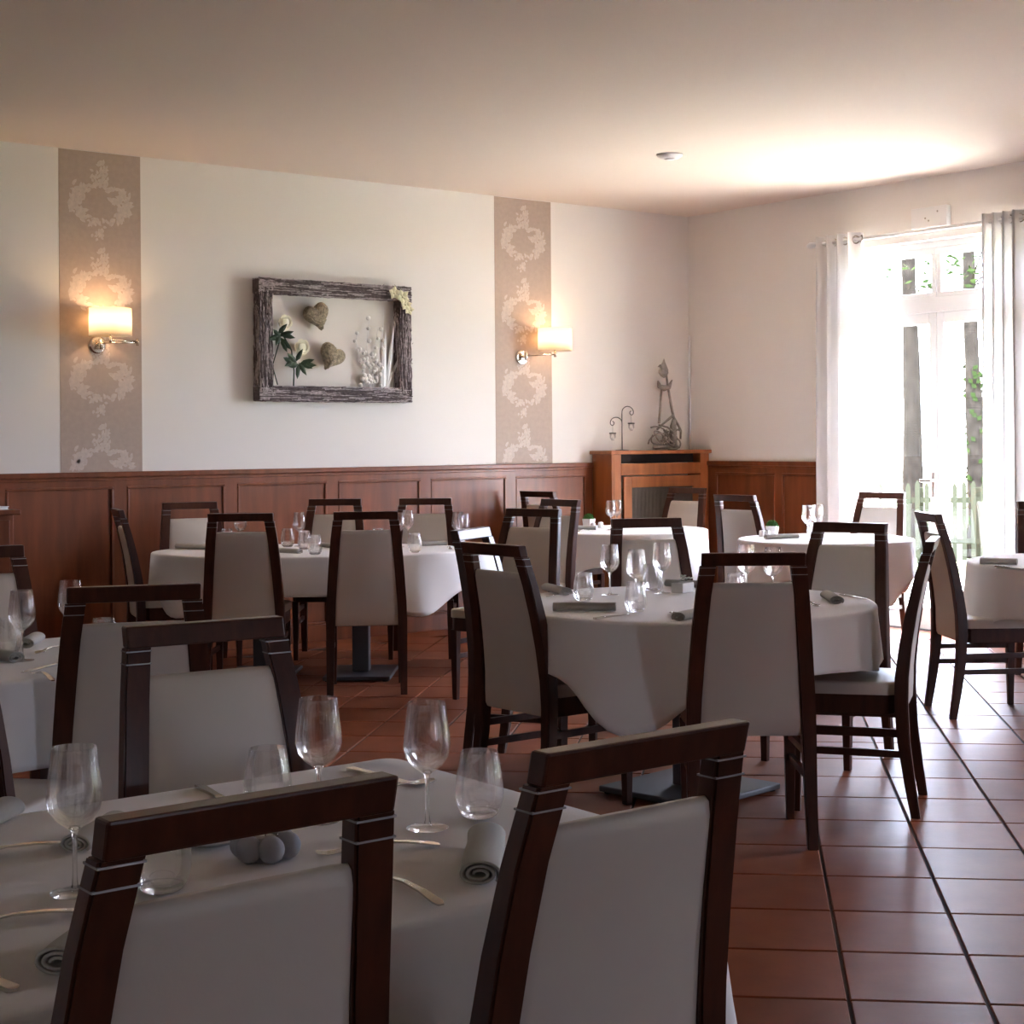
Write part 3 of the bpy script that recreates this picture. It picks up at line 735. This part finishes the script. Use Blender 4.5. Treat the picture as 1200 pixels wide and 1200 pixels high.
flower_box(spot(800, 694, TOP), 'white box with pale flowers on the middle round table')
def saucer(pos, label):
    o = G().lathe([(.001, .0), (.045, 0), (.05, .004), (.078, .012), (.08, .014), (.078, .0155), (.05, .0075), (.001, .005)], 36).obj('side_plate', m_porc, smooth=True)
    o.location = pos; return tag(o, label, 'plate')
saucer(spot(248, 985, TOP), 'white side plate left of the stone candle holder')

# ------------------------------------------------------------------ wall lamps
m_shade = mat('lit_lampshade', (.92, .87, .78), .8, trans=.8)
def sconce(px, pz, arm_pts, sx, label):
    """wall plate at (px, pz); arm_pts: joints of the swing arm (x, distance from wall, z); shade above the last joint"""
    r = empty('wall_lamp', (px, YB, pz))
    G().lathe([(.001, 0), (.058, 0), (.058, .012), (.05, .02), (.001, .022)], 28).xf(Matrix.Rotation(PI / 2, 4, 'X')).obj('wall_plate', m_chrome, r, smooth=False)
    G().tube([(0, -.02, -.0), (0, -.07, -.0)], .009, 10).obj('bracket', m_chrome, r, smooth=True)
    G().tube([(0, -.06, -.03), (0, -.06, .035)], .014, 12).obj('pivot', m_chrome, r, smooth=True)
    pr = Vector((0, -.06, .012))
    for i, (x, d, z) in enumerate(arm_pts):
        q = Vector((x, -d, z)); G().tube([pr, q], .006, 8).obj('arm', m_chrome, r, smooth=True)
        G().tube([q + Vector((0, 0, -.02)), q + Vector((0, 0, .025))], .010, 10).obj('joint', m_chrome, r, smooth=True)
        pr = q + Vector((0, 0, .006))
    e = Vector((arm_pts[-1][0], -arm_pts[-1][1], arm_pts[-1][2]))
    G().tube([e, e + Vector((0, 0, .075))], .008, 8).obj('lamp_holder', m_chrome, r, smooth=True)
    g = G(); h0, h1, R1 = .028, .205, .135
    g.lathe([(R1, h0), (R1 * .985, h1), (R1 * .985 - .002, h1), (R1 - .002, h0), (R1, h0)], 40, e)
    g.obj('lamp_shade', m_shade, r, smooth=True)
    b = G().ball(e + Vector((0, 0, .105)), .026, (1, 1, 1.25), 14, 8).obj('bulb', mat('bulb_glass', (1, .8, .55), .3, emit=((1, .62, .28), 18)), r, smooth=True)
    l = bpy.data.lights.new('lamp_light', 'POINT'); l.energy = 6.5; l.color = (1, .62, .34); l.shadow_soft_size = .03
    lo = bpy.data.objects.new('lamp_light', l); col.objects.link(lo); lo.parent = r; lo.location = e + Vector((0, 0, .145))
    return tag(r, label, 'wall lamp', 'swing-arm wall lamps')
sconce(4.12, 2.06, [(.235, .10, .018), (.02, .17, .022)], 1, 'lit swing-arm wall lamp on the left wallpaper strip')
sconce(7.575, 2.07, [(.205, .17, .02)], 1, 'lit swing-arm wall lamp on the right wallpaper strip')

# ------------------------------------------------------------------ framed decoration on the art wall
fx0, fx1, fz0, fz1, fd = 5.24, 6.485, 1.705, 2.555, .11
art = empty('wall_decoration', ((fx0 + fx1) / 2, YB, fz0)); tag(art, 'grey twig frame with straw hearts and white roses on the wall', 'wall decoration')
def wl(x, d, z): return Vector((x - (fx0 + fx1) / 2, -d, z - fz0))
G().box(*(fx0 - (fx0 + fx1) / 2 + .05, fx1 - (fx0 + fx1) / 2 - .05, -.02, -.002, .05, fz1 - fz0 - .05)).obj('backing_board', m_board, art)
bw = .105
def side(a, b, hor):
    rnd = random.Random(int(a[0] * 100 + b[1] * 10)); g = G()
    A, B = Vector(a), Vector(b); L = (B - A).length; t = (B - A) / L
    wd = Vector((0, 0, 1)) if hor else Vector((1, 0, 0))
    core = bw / 2 - .008
    if hor: g.box(min(A.x, B.x), max(A.x, B.x), -fd + .014, -.004, A.z - core, A.z + core)
    else: g.box(A.x - core, A.x + core, -fd + .014, -.004, min(A.z, B.z), max(A.z, B.z))
    g2 = G(); nw, nd = 15, 10
    lines = [(u, fd - .008) for u in [-bw / 2 + bw * (k + .5) / nw for k in range(nw)]] + [(s * (bw / 2 - .004), .012 + (fd - .02) * k / nd) for k in range(nd) for s in (-1, 1)]
    for u, d in lines:
        p0 = -rnd.random() * .08
        while p0 < L:
            ln = .08 + .14 * rnd.random(); s0, s1 = max(0, p0), min(L, p0 + ln); p0 += ln * .9
            if s1 - s0 < .02: continue
            pts = []
            for k in range(5):
                q = A + t * (s0 + (s1 - s0) * k / 4) + wd * (u + rnd.gauss(0, .0022)); q.y = -(d + rnd.gauss(0, .004)); pts.append(q)
            (g if rnd.random() < .5 else g2).tube(pts, .0032 + rnd.random() * .0016, 5)
    for k in range(int(L * 40)):                        # loose ends
        q = A + t * (rnd.random() * L) + wd * rnd.uniform(-bw / 2, bw / 2); q.y = -(fd - .004)
        g.tube([q, q + t * rnd.uniform(-.03, .03) + wd * rnd.gauss(0, .008) + Vector((0, -.012 * rnd.random(), 0))], .0014, 4)
    o = g.obj('twig_side', m_twig, art); g2.obj('pale_twigs', m_twig2, o); return o
hx = (fx1 - fx0) / 2; hz = fz1 - fz0
side((-hx, 0, bw / 2), (hx, 0, bw / 2), True); side((-hx, 0, hz - bw / 2), (hx, 0, hz - bw / 2), True)
side((-hx + bw / 2, 0, bw * .6), (-hx + bw / 2, 0, hz - bw * .6), False); side((hx - bw / 2, 0, bw * .6), (hx - bw / 2, 0, hz - bw * .6), False)
def heart(pos, s, rot):
    g = G(); n = 30; rings = []
    out = []
    for k in range(n):
        t = 2 * PI * k / n; out.append((.0575 * 16 * math.sin(t) ** 3 / 16, (13 * math.cos(t) - 5 * math.cos(2 * t) - 2 * math.cos(3 * t) - math.cos(4 * t)) / 16 * .06))
    for q, dpt in ((.05, .0), (.6, .004), (.88, .014), (1, .03), (.88, .046), (.6, .057), (.05, .062)):
        rings.append([(x * q, -dpt, z * q) for x, z in out])
    g.loft(rings)
    rnd = random.Random(2)
    for k in range(70):                                 # woven strands
        a_ = rnd.random() * 6.3; b_ = a_ + rnd.uniform(.5, 1.6); q = rnd.uniform(.25, .95)
        pts = []
        for j in range(4):
            t = a_ + (b_ - a_) * j / 3; x, z = 16 * math.sin(t) ** 3 / 16 * .0575, (13 * math.cos(t) - 5 * math.cos(2 * t) - 2 * math.cos(3 * t) - math.cos(4 * t)) / 16 * .06
            qq = q * (1 - .15 * math.sin(PI * j / 3)); pts.append((x * qq, -.05 - .014 * (1 - qq) + .02 * max(0, qq - .7), z * qq))
        g.tube(pts, .0022, 4)
    g.xf(Matrix.Translation(pos) @ Matrix.Rotation(rot, 4, 'Y') @ Matrix.Scale(s, 4))
    return g.obj('straw_heart', m_wicker, art)
heart(wl(5.70, .03, 2.315), 1.8, R(-20)); heart(wl(5.82, .03, 2.03), 1.8, R(28))
def leaf_at(c, d, L, W_, nm='leaf', m=m_leaf, nrm=Vector((0, -1, 0))):
    d = d.normalized(); s_ = d.cross(nrm).normalized()
    pts = []; up = nrm * .1
    vs = [c, c + d * L * .35 + s_ * W_ + up * W_, c + d * L * .7 + s_ * W_ * .8, c + d * L + nrm * .004, c + d * L * .7 - s_ * W_ * .8, c + d * L * .35 - s_ * W_ + up * W_, c + d * L * .5 + nrm * W_ * .5]
    return G().add(vs, [(0, 1, 6), (1, 2, 6), (2, 3, 6), (3, 4, 6), (4, 5, 6), (5, 0, 6)]).obj(nm, m, art)
def rose(c, r):
    g = G(); rnd = random.Random(4)
    g.ball(c, r * .78, (1, .85, 1), 12, 8)
    for layer, (n, rr, op) in enumerate(((4, .55, .5), (5, .8, .8), (6, 1, 1.1))):
        for k in range(n):
            a_ = 2 * PI * (k + layer * .4) / n; e = Vector((math.cos(a_), 0, math.sin(a_))); tn = Vector((-math.sin(a_), 0, math.cos(a_))); f = Vector((0, -1, 0))
            b0 = c + e * r * .15; tip = c + e * r * rr + f * r * (1.0 - op * .55); w_ = r * .5
            g.add([b0 - tn * w_ * .5, b0 + tn * w_ * .5, c + e * r * rr * .7 + tn * w_ + f * r * .45, tip + tn * w_ * .4, tip - tn * w_ * .4, c + e * r * rr * .7 - tn * w_ + f * r * .45], [(0, 1, 2, 5), (2, 3, 4, 5)])
    return g.obj('rose', m_rose, art, smooth=True)
rose(wl(5.445, .075, 2.255), .055); rose(wl(5.575, .075, 2.085), .06)
G().tube([wl(5.40, .06, 1.82), wl(5.355, .07, 1.95), wl(5.40, .08, 2.10), wl(5.44, .07, 2.22)], .004, 6).obj('rose_stem', m_leaf, art)
G().tube([wl(5.53, .05, 1.80), wl(5.525, .07, 1.92), wl(5.50, .08, 2.06), wl(5.42, .08, 2.19)], .005, 6).obj('rose_stem', m_leaf, art)
rnd = random.Random(11)
for cx, cz, n in ((5.40, 2.16, 9), (5.54, 1.965, 10)):
    for k in range(n):
        a_ = 2 * PI * k / n + rnd.gauss(0, .2); d = Vector((math.cos(a_) * 1.2, -.25, math.sin(a_) * .8 - .1)); leaf_at(wl(cx + rnd.gauss(0, .012), .095, cz + rnd.gauss(0, .012)), d, .095 + .03 * rnd.random(), .019)
def orchid(c, r, rot):
    g = G()
    for k in range(5):
        a_ = rot + 2 * PI * k / 5; e = Vector((math.cos(a_), -.3, math.sin(a_))); tn = Vector((-math.sin(a_), 0, math.cos(a_)))
        g.add([c, c + e * r * .5 + tn * r * .38, c + e * r, c + e * r * .5 - tn * r * .38, c + e * r * .5 + Vector((0, -r * .12, 0))], [(0, 1, 4), (1, 2, 4), (2, 3, 4), (3, 0, 4)])
    g.ball(c + Vector((0, -.008, 0)), r * .16, (1, 1, 1), 8, 5)
    return g.obj('orchid', m_orchid, art)
orchid(wl(6.32, .125, 2.50), .055, .3); orchid(wl(6.39, .13, 2.475), .06, .8); orchid(wl(6.415, .13, 2.42), .052, 1.5); orchid(wl(6.445, .125, 2.385), .045, .1)
for k, (x0, x1, z1) in enumerate(((6.10, 6.05, 2.20), (6.14, 6.15, 2.31), (6.17, 6.22, 2.26), (6.12, 6.10, 2.10), (6.18, 6.12, 2.02), (6.20, 6.26, 2.14))):   # berry sprigs
    g = G(); pts = [wl(x0 + (x1 - x0) * t + .012 * math.sin(6 * t + k), .05, 1.80 + (z1 - 1.80) * t) for t in [j / 6 for j in range(7)]]
    g.tube(pts, .0022, 5); o = g.obj('berry_sprig', m_blade, art)
    g = G()
    for j in range(9):
        p = pts[1 + j % 6] + Vector((rnd.gauss(0, .018), -.01, rnd.gauss(0, .016))); g.ball(p, .012 + .006 * rnd.random(), (1, 1, 1), 8, 5)
    g.obj('berries', m_berry, o, smooth=True)
for x0, x1, z1, w_ in ((6.27, 6.275, 2.22, .024), (6.30, 6.355, 2.30, .021), (6.29, 6.44, 2.13, .018), (6.25, 6.26, 2.40, .008)):   # silver blades
    g = G(); n = 9; vs = []
    for k in range(n):
        t = k / (n - 1); c = wl(x0 + (x1 - x0) * t, .05 + .03 * t, 1.80 + (z1 - 1.80) * t); h = w_ * (1 - t) ** .7 + .0008
        vs += [c + Vector((-h, 0, 0)), c + Vector((0, -.006 * (1 - t), 0)), c + Vector((h, 0, 0))]
    fs = [(3 * k + j, 3 * k + j + 1, 3 * k + j + 4, 3 * k + j + 3) for k in range(n - 1) for j in range(2)]
    g.add(vs, fs); g.obj('grass_blade', m_blade, art)

# ------------------------------------------------------------------ radiator cabinet in the corner
cab = empty('radiator_cabinet', (8.83, 9.87, 0)); tag(cab, 'honey wood radiator cabinet with grey grille in the corner', 'cabinet')
def cb(nm, x0, x1, y0, y1, z0, z1, m=m_cabwood, bev=.003, par=None): return G().box(x0 - 8.83, x1 - 8.83, y0 - 9.87, y1 - 9.87, z0, z1).obj(nm, m, par or cab, bevel=bev)
CX0, CX1, CY0, CY1 = 8.285, 9.36, 9.75, 9.995
cb('top_board', 8.255, CX1 + .005, CY0 - .03, CY1, 1.30, 1.33, bev=.006)
cb('side_panel', CX0, CX0 + .02, CY0, CY1, 0, 1.30); cb('side_panel', CX1 - .02, CX1, CY0, CY1, 0, 1.30)
cb('stile', CX0 + .02, CX0 + .10, CY0, CY0 + .02, 0, 1.30); cb('stile', CX1 - .10, CX1 - .02, CY0, CY0 + .02, 0, 1.30)
cb('rail', CX0 + .10, CX1 - .10, CY0, CY0 + .02, 1.13, 1.225); cb('rail', CX0 + .10, CX1 - .10, CY0, CY0 + .02, 0, .16)
cb('vent_shade', CX0 + .10, CX1 - .10, CY0 + .09, CY0 + .10, 1.225, 1.30, m_dark, 0)  # near-black board painted as the shade inside the vent slot
dr = cb('door', CX0 + .115, CX0 + .20, CY0 - .016, CY0 + .004, .175, 1.12)
for args in ((CX1 - .20, CX1 - .115, .175, 1.12), (CX0 + .20, CX1 - .20, 1.03, 1.12), (CX0 + .20, CX1 - .20, .175, .265)):
    cb('door_rail', args[0], args[1], CY0 - .016, CY0 + .004, args[2], args[3], par=dr)
gr = cb('grille', CX0 + .20, CX1 - .20, CY0 - .004, CY0 + .0, .265, 1.03, m_mesh, 0)
g = G(); x = CX0 + .21
while x < CX1 - .2:
    g.box(x - 8.83, x + .004 - 8.83, CY0 - .0075 - 9.87, CY0 - .004 - 9.87, .265, 1.03); x += .012
o = g.obj('grille_bars', m_mesh, gr); o['kind'] = 'stuff'
# iron tealight stand on the cabinet
ts = empty('tealight_stand', (8.50, 9.87, 1.33)); tag(ts, 'black iron stand with two curled arms and hanging glass tealights', 'candle holder')
G().lathe([(.001, 0), (.055, 0), (.055, .004), (.008, .008), (.001, .008)], 24).obj('base', m_iron, ts)
G().tube([(0, 0, .005), (0, 0, .30)], .004, 8).obj('rod', m_iron, ts)
def curl(sx, z0, reach, rise):
    p = [(0, 0, z0 - .03)]
    for k in range(1, 15):
        a_ = PI - PI * k / 14; p.append((sx * (reach / 2 + reach / 2 * math.cos(a_)), 0, z0 + rise * math.sin(a_)))
    for k in range(1, 12):
        a_ = -2 * PI * .75 * k / 11; r_ = .024 * (1 - .5 * k / 11); p.append((sx * (reach - .024 + r_ * math.cos(a_)), 0, z0 - .0 + r_ * math.sin(a_)))
    return G().tube(p, .0035, 6).obj('curled_arm', m_iron, ts, smooth=True)
curl(1, .31, .125, .05); curl(-1, .225, .125, .045)
for sx, zt in ((.10, .265), (-.10, .185)):
    G().tube([(sx, 0, zt + .02), (sx, 0, zt - .04)], .001, 4).obj('hanging_wire', m_iron, ts)
    rg = G(); rg.lathe([(.027, zt - .048), (.029, zt - .048), (.029, zt - .040), (.027, zt - .040), (.027, zt - .048)], 18, (sx, 0, 0)); rg.obj('ring', m_iron, ts)
    G().lathe([(.001, zt - .105), (.012, zt - .104), (.024, zt - .08), (.026, zt - .038), (.0245, zt - .038), (.022, zt - .08), (.001, zt - .10)], 16, (sx, 0, 0)).obj('glass_cup', m_glass, ts, smooth=True)
    G().lathe([(.001, zt - .095), (.017, zt - .095), (.017, zt - .083), (.001, zt - .083)], 12, (sx, 0, 0)).obj('tealight', m_porc, ts)
# driftwood figure on the cabinet
dw = empty('driftwood_sculpture', (8.99, 9.88, 1.33)); tag(dw, 'grey driftwood sculpture with tall stems and tangled base', 'sculpture')
def dt(nm, pts, r, n=7): return G().tube(pts, r, n).obj(nm, m_drift, dw, smooth=True)
dt('stem', [(-.075, 0, .22), (-.06, 0, .36), (-.045, 0, .50)], [.012, .010, .009])
dt('stem', [(.09, 0, .27), (.06, 0, .38), (.03, 0, .52), (.005, 0, .66)], [.012, .011, .010, .008])
dt('crescent', [(-.085, 0, .575), (-.07, 0, .53), (-.02, 0, .515), (.04, 0, .525), (.075, 0, .585)], [.006, .020, .026, .020, .005])
g = G(); rings = []
for z, r_ in ((.60, .004), (.615, .03), (.64, .048), (.67, .046), (.70, .030), (.735, .012), (.76, .002)):
    rings.append([(-.015 + r_ * math.cos(2 * PI * k / 12) * (1.15 if math.cos(2 * PI * k / 12) < 0 else .8), r_ * .7 * math.sin(2 * PI * k / 12), z) for k in range(12)])
g.loft(rings); g.obj('bud_head', m_drift, dw, smooth=True)
dt('pointed_leaf', [(-.03, 0, .66), (-.07, -.01, .70), (-.095, -.01, .69)], [.01, .012, .002])
dt('arch_branch', [(-.10, 0, .17), (-.03, -.02, .23), (.07, -.01, .285), (.13, 0, .22), (.17, 0, .16), (.165, 0, .09)], [.009, .010, .013, .011, .010, .008])
dt('arch_branch', [(.17, 0, .155), (.12, -.02, .17), (.06, -.03, .15), (.0, -.02, .19), (-.08, 0, .21)], .008)
dt('trunk', [(.085, .01, 0), (.08, 0, .10), (.085, 0, .20), (.095, 0, .27)], [.04, .036, .028, .012])
rnd = random.Random(21)
for k in range(12):                                    # tangled loops
    cx, cz, r_ = rnd.uniform(-.12, .06), rnd.uniform(.06, .13), rnd.uniform(.045, .09); a0 = rnd.random() * 6; tl = rnd.uniform(-.5, .5)
    pts = [(cx + r_ * math.cos(a0 + t), -.01 + .035 * math.sin(t * 1.3 + k) + tl * .03, max(.006, cz + r_ * .85 * math.sin(a0 + t))) for t in [j * .45 for j in range(rnd.randint(8, 13))]]
    dt('tangled_twig', pts, .0065)
dt('foot_block', [(-.14, 0, .024), (-.04, -.01, .026), (.06, 0, .024), (.15, 0, .022)], [.014, .02, .02, .012])

# ------------------------------------------------------------------ curtains, rod, box above the window
rod = empty('curtain_rod', (XR - .10, 7.45, 2.915)); tag(rod, 'white curtain rod with round finial above the french window', 'curtain rod')
G().tube([(0, -1.0, 0), (0, 1.03, 0)], .014, 12).obj('rod', m_white, rod, smooth=True)
for y in (-1.0, 1.03): G().tube([(0, y - .02, 0), (0, y + .03, 0), (0, y + .055, 0)], [.022, .024, .014], 12).obj('finial', m_white, rod, smooth=True)
for y in (-.85, .97): G().box(-.012, .10, y - .01, y + .01, -.012, .012).obj('bracket', m_white, rod)
def curtain(y0, y1, n, label, seed):
    yc = (y0 + y1) / 2; r = empty('curtain', (XR - .10, yc, 0)); tag(r, label, 'curtain', 'white eyelet curtains')
    N = n * 16; cols_ = []
    for k in range(N + 1):
        t = k / N; y = y0 + (y1 - y0) * t - yc; ph = 2 * PI * n * t
        cols_.append((y, ph))
    g = G(); rows = [.012, .4, .9, 1.5, 2.1, 2.6, 2.9, 2.97]
    vs = []; rnd = random.Random(seed)
    for i, z in enumerate(rows):
        dr_ = 1 + .25 * (1 - z / 3)
        for y, ph in cols_: vs.append(((.055 * dr_) * math.sin(ph + .15 * math.sin(z * 2 + seed)) + .006 * math.sin(3 * ph + z), y * (1 + .03 * math.sin(z * 1.7)) + .012 * math.sin(2 * ph), z))
    m_ = N + 1
    g.add(vs, [(i * m_ + k, i * m_ + k + 1, (i + 1) * m_ + k + 1, (i + 1) * m_ + k) for i in range(len(rows) - 1) for k in range(N)])
    g.obj('fabric', m_curtain, r, smooth=True)
    for k in range(2 * n):
        y = y0 + (y1 - y0) * (k) / (2 * n) - yc
        tr = G(); ring = []
        for a_ in range(21): ring.append((.028 * math.cos(2 * PI * a_ / 20) , y + (.012 if k % 2 else -.012) * 0, 2.915 + .028 * math.sin(2 * PI * a_ / 20)))
        tr.tube([( .004 * 0 + p[0] * .55, p[1] + p[0] * .75 * (1 if k % 2 == 0 else -1), p[2]) for p in ring], .005, 6).obj('eyelet', m_steel, r, smooth=True)
    return r
curtain(7.99, 8.43, 4, 'white curtain hanging at the left of the french window', 1)
curtain(6.54, 6.88, 4, 'white curtain hanging at the right of the french window', 2)
sb = empty('shutter_box', (XR, 7.40, 2.94)); tag(sb, 'small white box on the wall above the curtain rod', 'box')
G().box(-.05, 0, -.16, .16, .0, .15).obj('box', m_white, sb, bevel=.004)
for y, z in ((-.08, .11), (.03, .07), (.0, .05)): G().lathe([(.001, 0), (.007, 0), (.006, .003), (.001, .003)], 10).xf(Matrix.Translation((-.05, y, z)) @ Matrix.Rotation(-PI / 2, 4, 'Y')).obj('screw', m_steel, sb)
cp = G().tube([(9.345, 9.965, 1.33), (9.345, 9.965, 2.30)], .009, 8).obj('corner_pipe', m_white, smooth=True); tag(cp, 'thin white pipe running up the room corner', 'pipe')
sd = empty('smoke_detector', (7.215, 7.87, CEIL)); tag(sd, 'round white smoke detector on the ceiling', 'smoke detector')
G().lathe([(.001, -.03), (.06, -.028), (.085, -.012), (.09, 0), (.001, 0)], 32).obj('housing', m_white, sd, smooth=True)
G().lathe([(.001, -.036), (.03, -.036), (.034, -.029), (.001, -.029)], 20).obj('sensor', m_white, sd, smooth=True)

# ------------------------------------------------------------------ sideboard at the left edge
sbd = empty('sideboard', (2.85, 9.72, 0)); tag(sbd, 'brown wooden sideboard with drawers cut off by the left edge', 'sideboard')
def sbx(nm, x0, x1, y0, y1, z0, z1, m=m_panelwood, bev=.003, par=None): return G().box(x0 - 2.85, x1 - 2.85, y0 - 9.72, y1 - 9.72, z0, z1).obj(nm, m, par or sbd, bevel=bev)
sbx('top', 2.24, 3.42, 9.46, 9.97, 1.0, 1.03, bev=.005); sbx('body', 2.27, 3.39, 9.50, 9.97, .08, 1.0)
for x in (2.30, 3.30):
    for y in (9.53, 9.90): sbx('foot', x, x + .06, y, y + .06, 0, .08)
for k in range(2):
    for z0, z1 in ((.80, .97), (.60, .78), (.12, .58)):
        d = sbx('drawer' if z0 > .5 else 'door', 2.30 + k * .54, 2.82 + k * .54, 9.482, 9.505, z0, z1)
        sbx('handle', 2.51 + k * .54, 2.61 + k * .54, 9.462, 9.484, (z0 + z1) / 2 - .008, (z0 + z1) / 2 + .008, m_steel, .003, d)
mb = empty('menu_folder', (3.2, 9.62, 1.03), .15); tag(mb, 'pale folder lying on the sideboard at the left edge', 'folder')
G().box(-.16, .16, -.11, .11, 0, .004).obj('cover', m_white, mb); G().box(-.155, .155, -.105, .105, .004, .014).obj('pages', m_porc, mb); G().box(-.16, .16, -.11, .11, .014, .018).obj('cover', m_white, mb)

# ------------------------------------------------------------------ outside
gd = box('ground', (-40, 70, -40, 80, -.6, -.21), m_grass); struct(gd, 'lawn outside the window')
pv = box('terrace', (XR + TH_W + .01, 14.5, -12, 14, -.21, -.12), m_gravel); struct(pv, 'pale terrace outside the french window')
A_, B_ = ground(1010, 20.5), ground(1215, 20.0)
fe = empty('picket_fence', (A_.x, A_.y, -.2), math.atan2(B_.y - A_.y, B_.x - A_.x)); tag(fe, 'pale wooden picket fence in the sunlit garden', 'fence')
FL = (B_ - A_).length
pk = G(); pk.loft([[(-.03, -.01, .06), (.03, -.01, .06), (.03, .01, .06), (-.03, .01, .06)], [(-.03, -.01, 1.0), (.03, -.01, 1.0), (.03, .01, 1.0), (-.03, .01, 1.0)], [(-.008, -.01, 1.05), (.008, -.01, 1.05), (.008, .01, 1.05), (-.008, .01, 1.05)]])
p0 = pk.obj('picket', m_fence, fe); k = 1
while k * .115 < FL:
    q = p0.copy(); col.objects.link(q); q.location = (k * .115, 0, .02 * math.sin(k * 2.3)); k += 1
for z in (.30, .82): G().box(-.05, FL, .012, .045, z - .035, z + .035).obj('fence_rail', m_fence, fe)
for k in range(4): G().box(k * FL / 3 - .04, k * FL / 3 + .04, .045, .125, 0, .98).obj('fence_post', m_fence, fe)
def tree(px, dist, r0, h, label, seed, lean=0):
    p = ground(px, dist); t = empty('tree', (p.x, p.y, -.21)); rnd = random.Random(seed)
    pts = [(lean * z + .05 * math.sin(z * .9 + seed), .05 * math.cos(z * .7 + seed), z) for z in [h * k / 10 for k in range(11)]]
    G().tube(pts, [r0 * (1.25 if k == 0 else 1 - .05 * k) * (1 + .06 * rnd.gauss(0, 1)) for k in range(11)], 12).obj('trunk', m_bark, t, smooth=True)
    cents = []
    for k in range(4):
        i = rnd.randint(6, 8); b0 = Vector(pts[i]); a_ = rnd.random() * 6.3; L = rnd.uniform(.8, 1.8)
        e = b0 + Vector((math.cos(a_) * L, math.sin(a_) * L, rnd.uniform(.2, .8)))
        G().tube([b0, (b0 + e) / 2 + Vector((0, 0, .1)), e], [r0 * .12, r0 * .08, r0 * .03], 6).obj('branch', m_bark, t); cents.append(e)
    g = G()
    for k in range(240):
        c = rnd.choice(cents) + Vector((rnd.gauss(0, .3), rnd.gauss(0, .3), rnd.gauss(0, .22)))
        a_ = Vector((rnd.gauss(0, 1), rnd.gauss(0, 1), rnd.gauss(0, .6))).normalized() * .07; b_ = a_.orthogonal().normalized() * .032
        g.add([c - a_, c + b_, c + a_, c - b_], [(0, 1, 2, 3)])
    for k in range(150 if seed == 2 else 0):             # ivy on the trunk
        z = rnd.uniform(.3, 2.6) if seed == 2 else rnd.uniform(.2, 1.6); i = min(9, int(z / h * 10)); c0 = Vector(pts[i]); a0 = rnd.random() * 6.3
        c = Vector((c0.x + r0 * 1.05 * math.cos(a0), c0.y + r0 * 1.05 * math.sin(a0), z)); n_ = Vector((math.cos(a0), math.sin(a0), .3)).normalized()
        a_ = n_.orthogonal().normalized() * .05; b_ = n_.cross(a_).normalized() * .035
        g.add([c - a_, c + b_ + n_ * .01, c + a_, c - b_], [(0, 1, 2, 3)])
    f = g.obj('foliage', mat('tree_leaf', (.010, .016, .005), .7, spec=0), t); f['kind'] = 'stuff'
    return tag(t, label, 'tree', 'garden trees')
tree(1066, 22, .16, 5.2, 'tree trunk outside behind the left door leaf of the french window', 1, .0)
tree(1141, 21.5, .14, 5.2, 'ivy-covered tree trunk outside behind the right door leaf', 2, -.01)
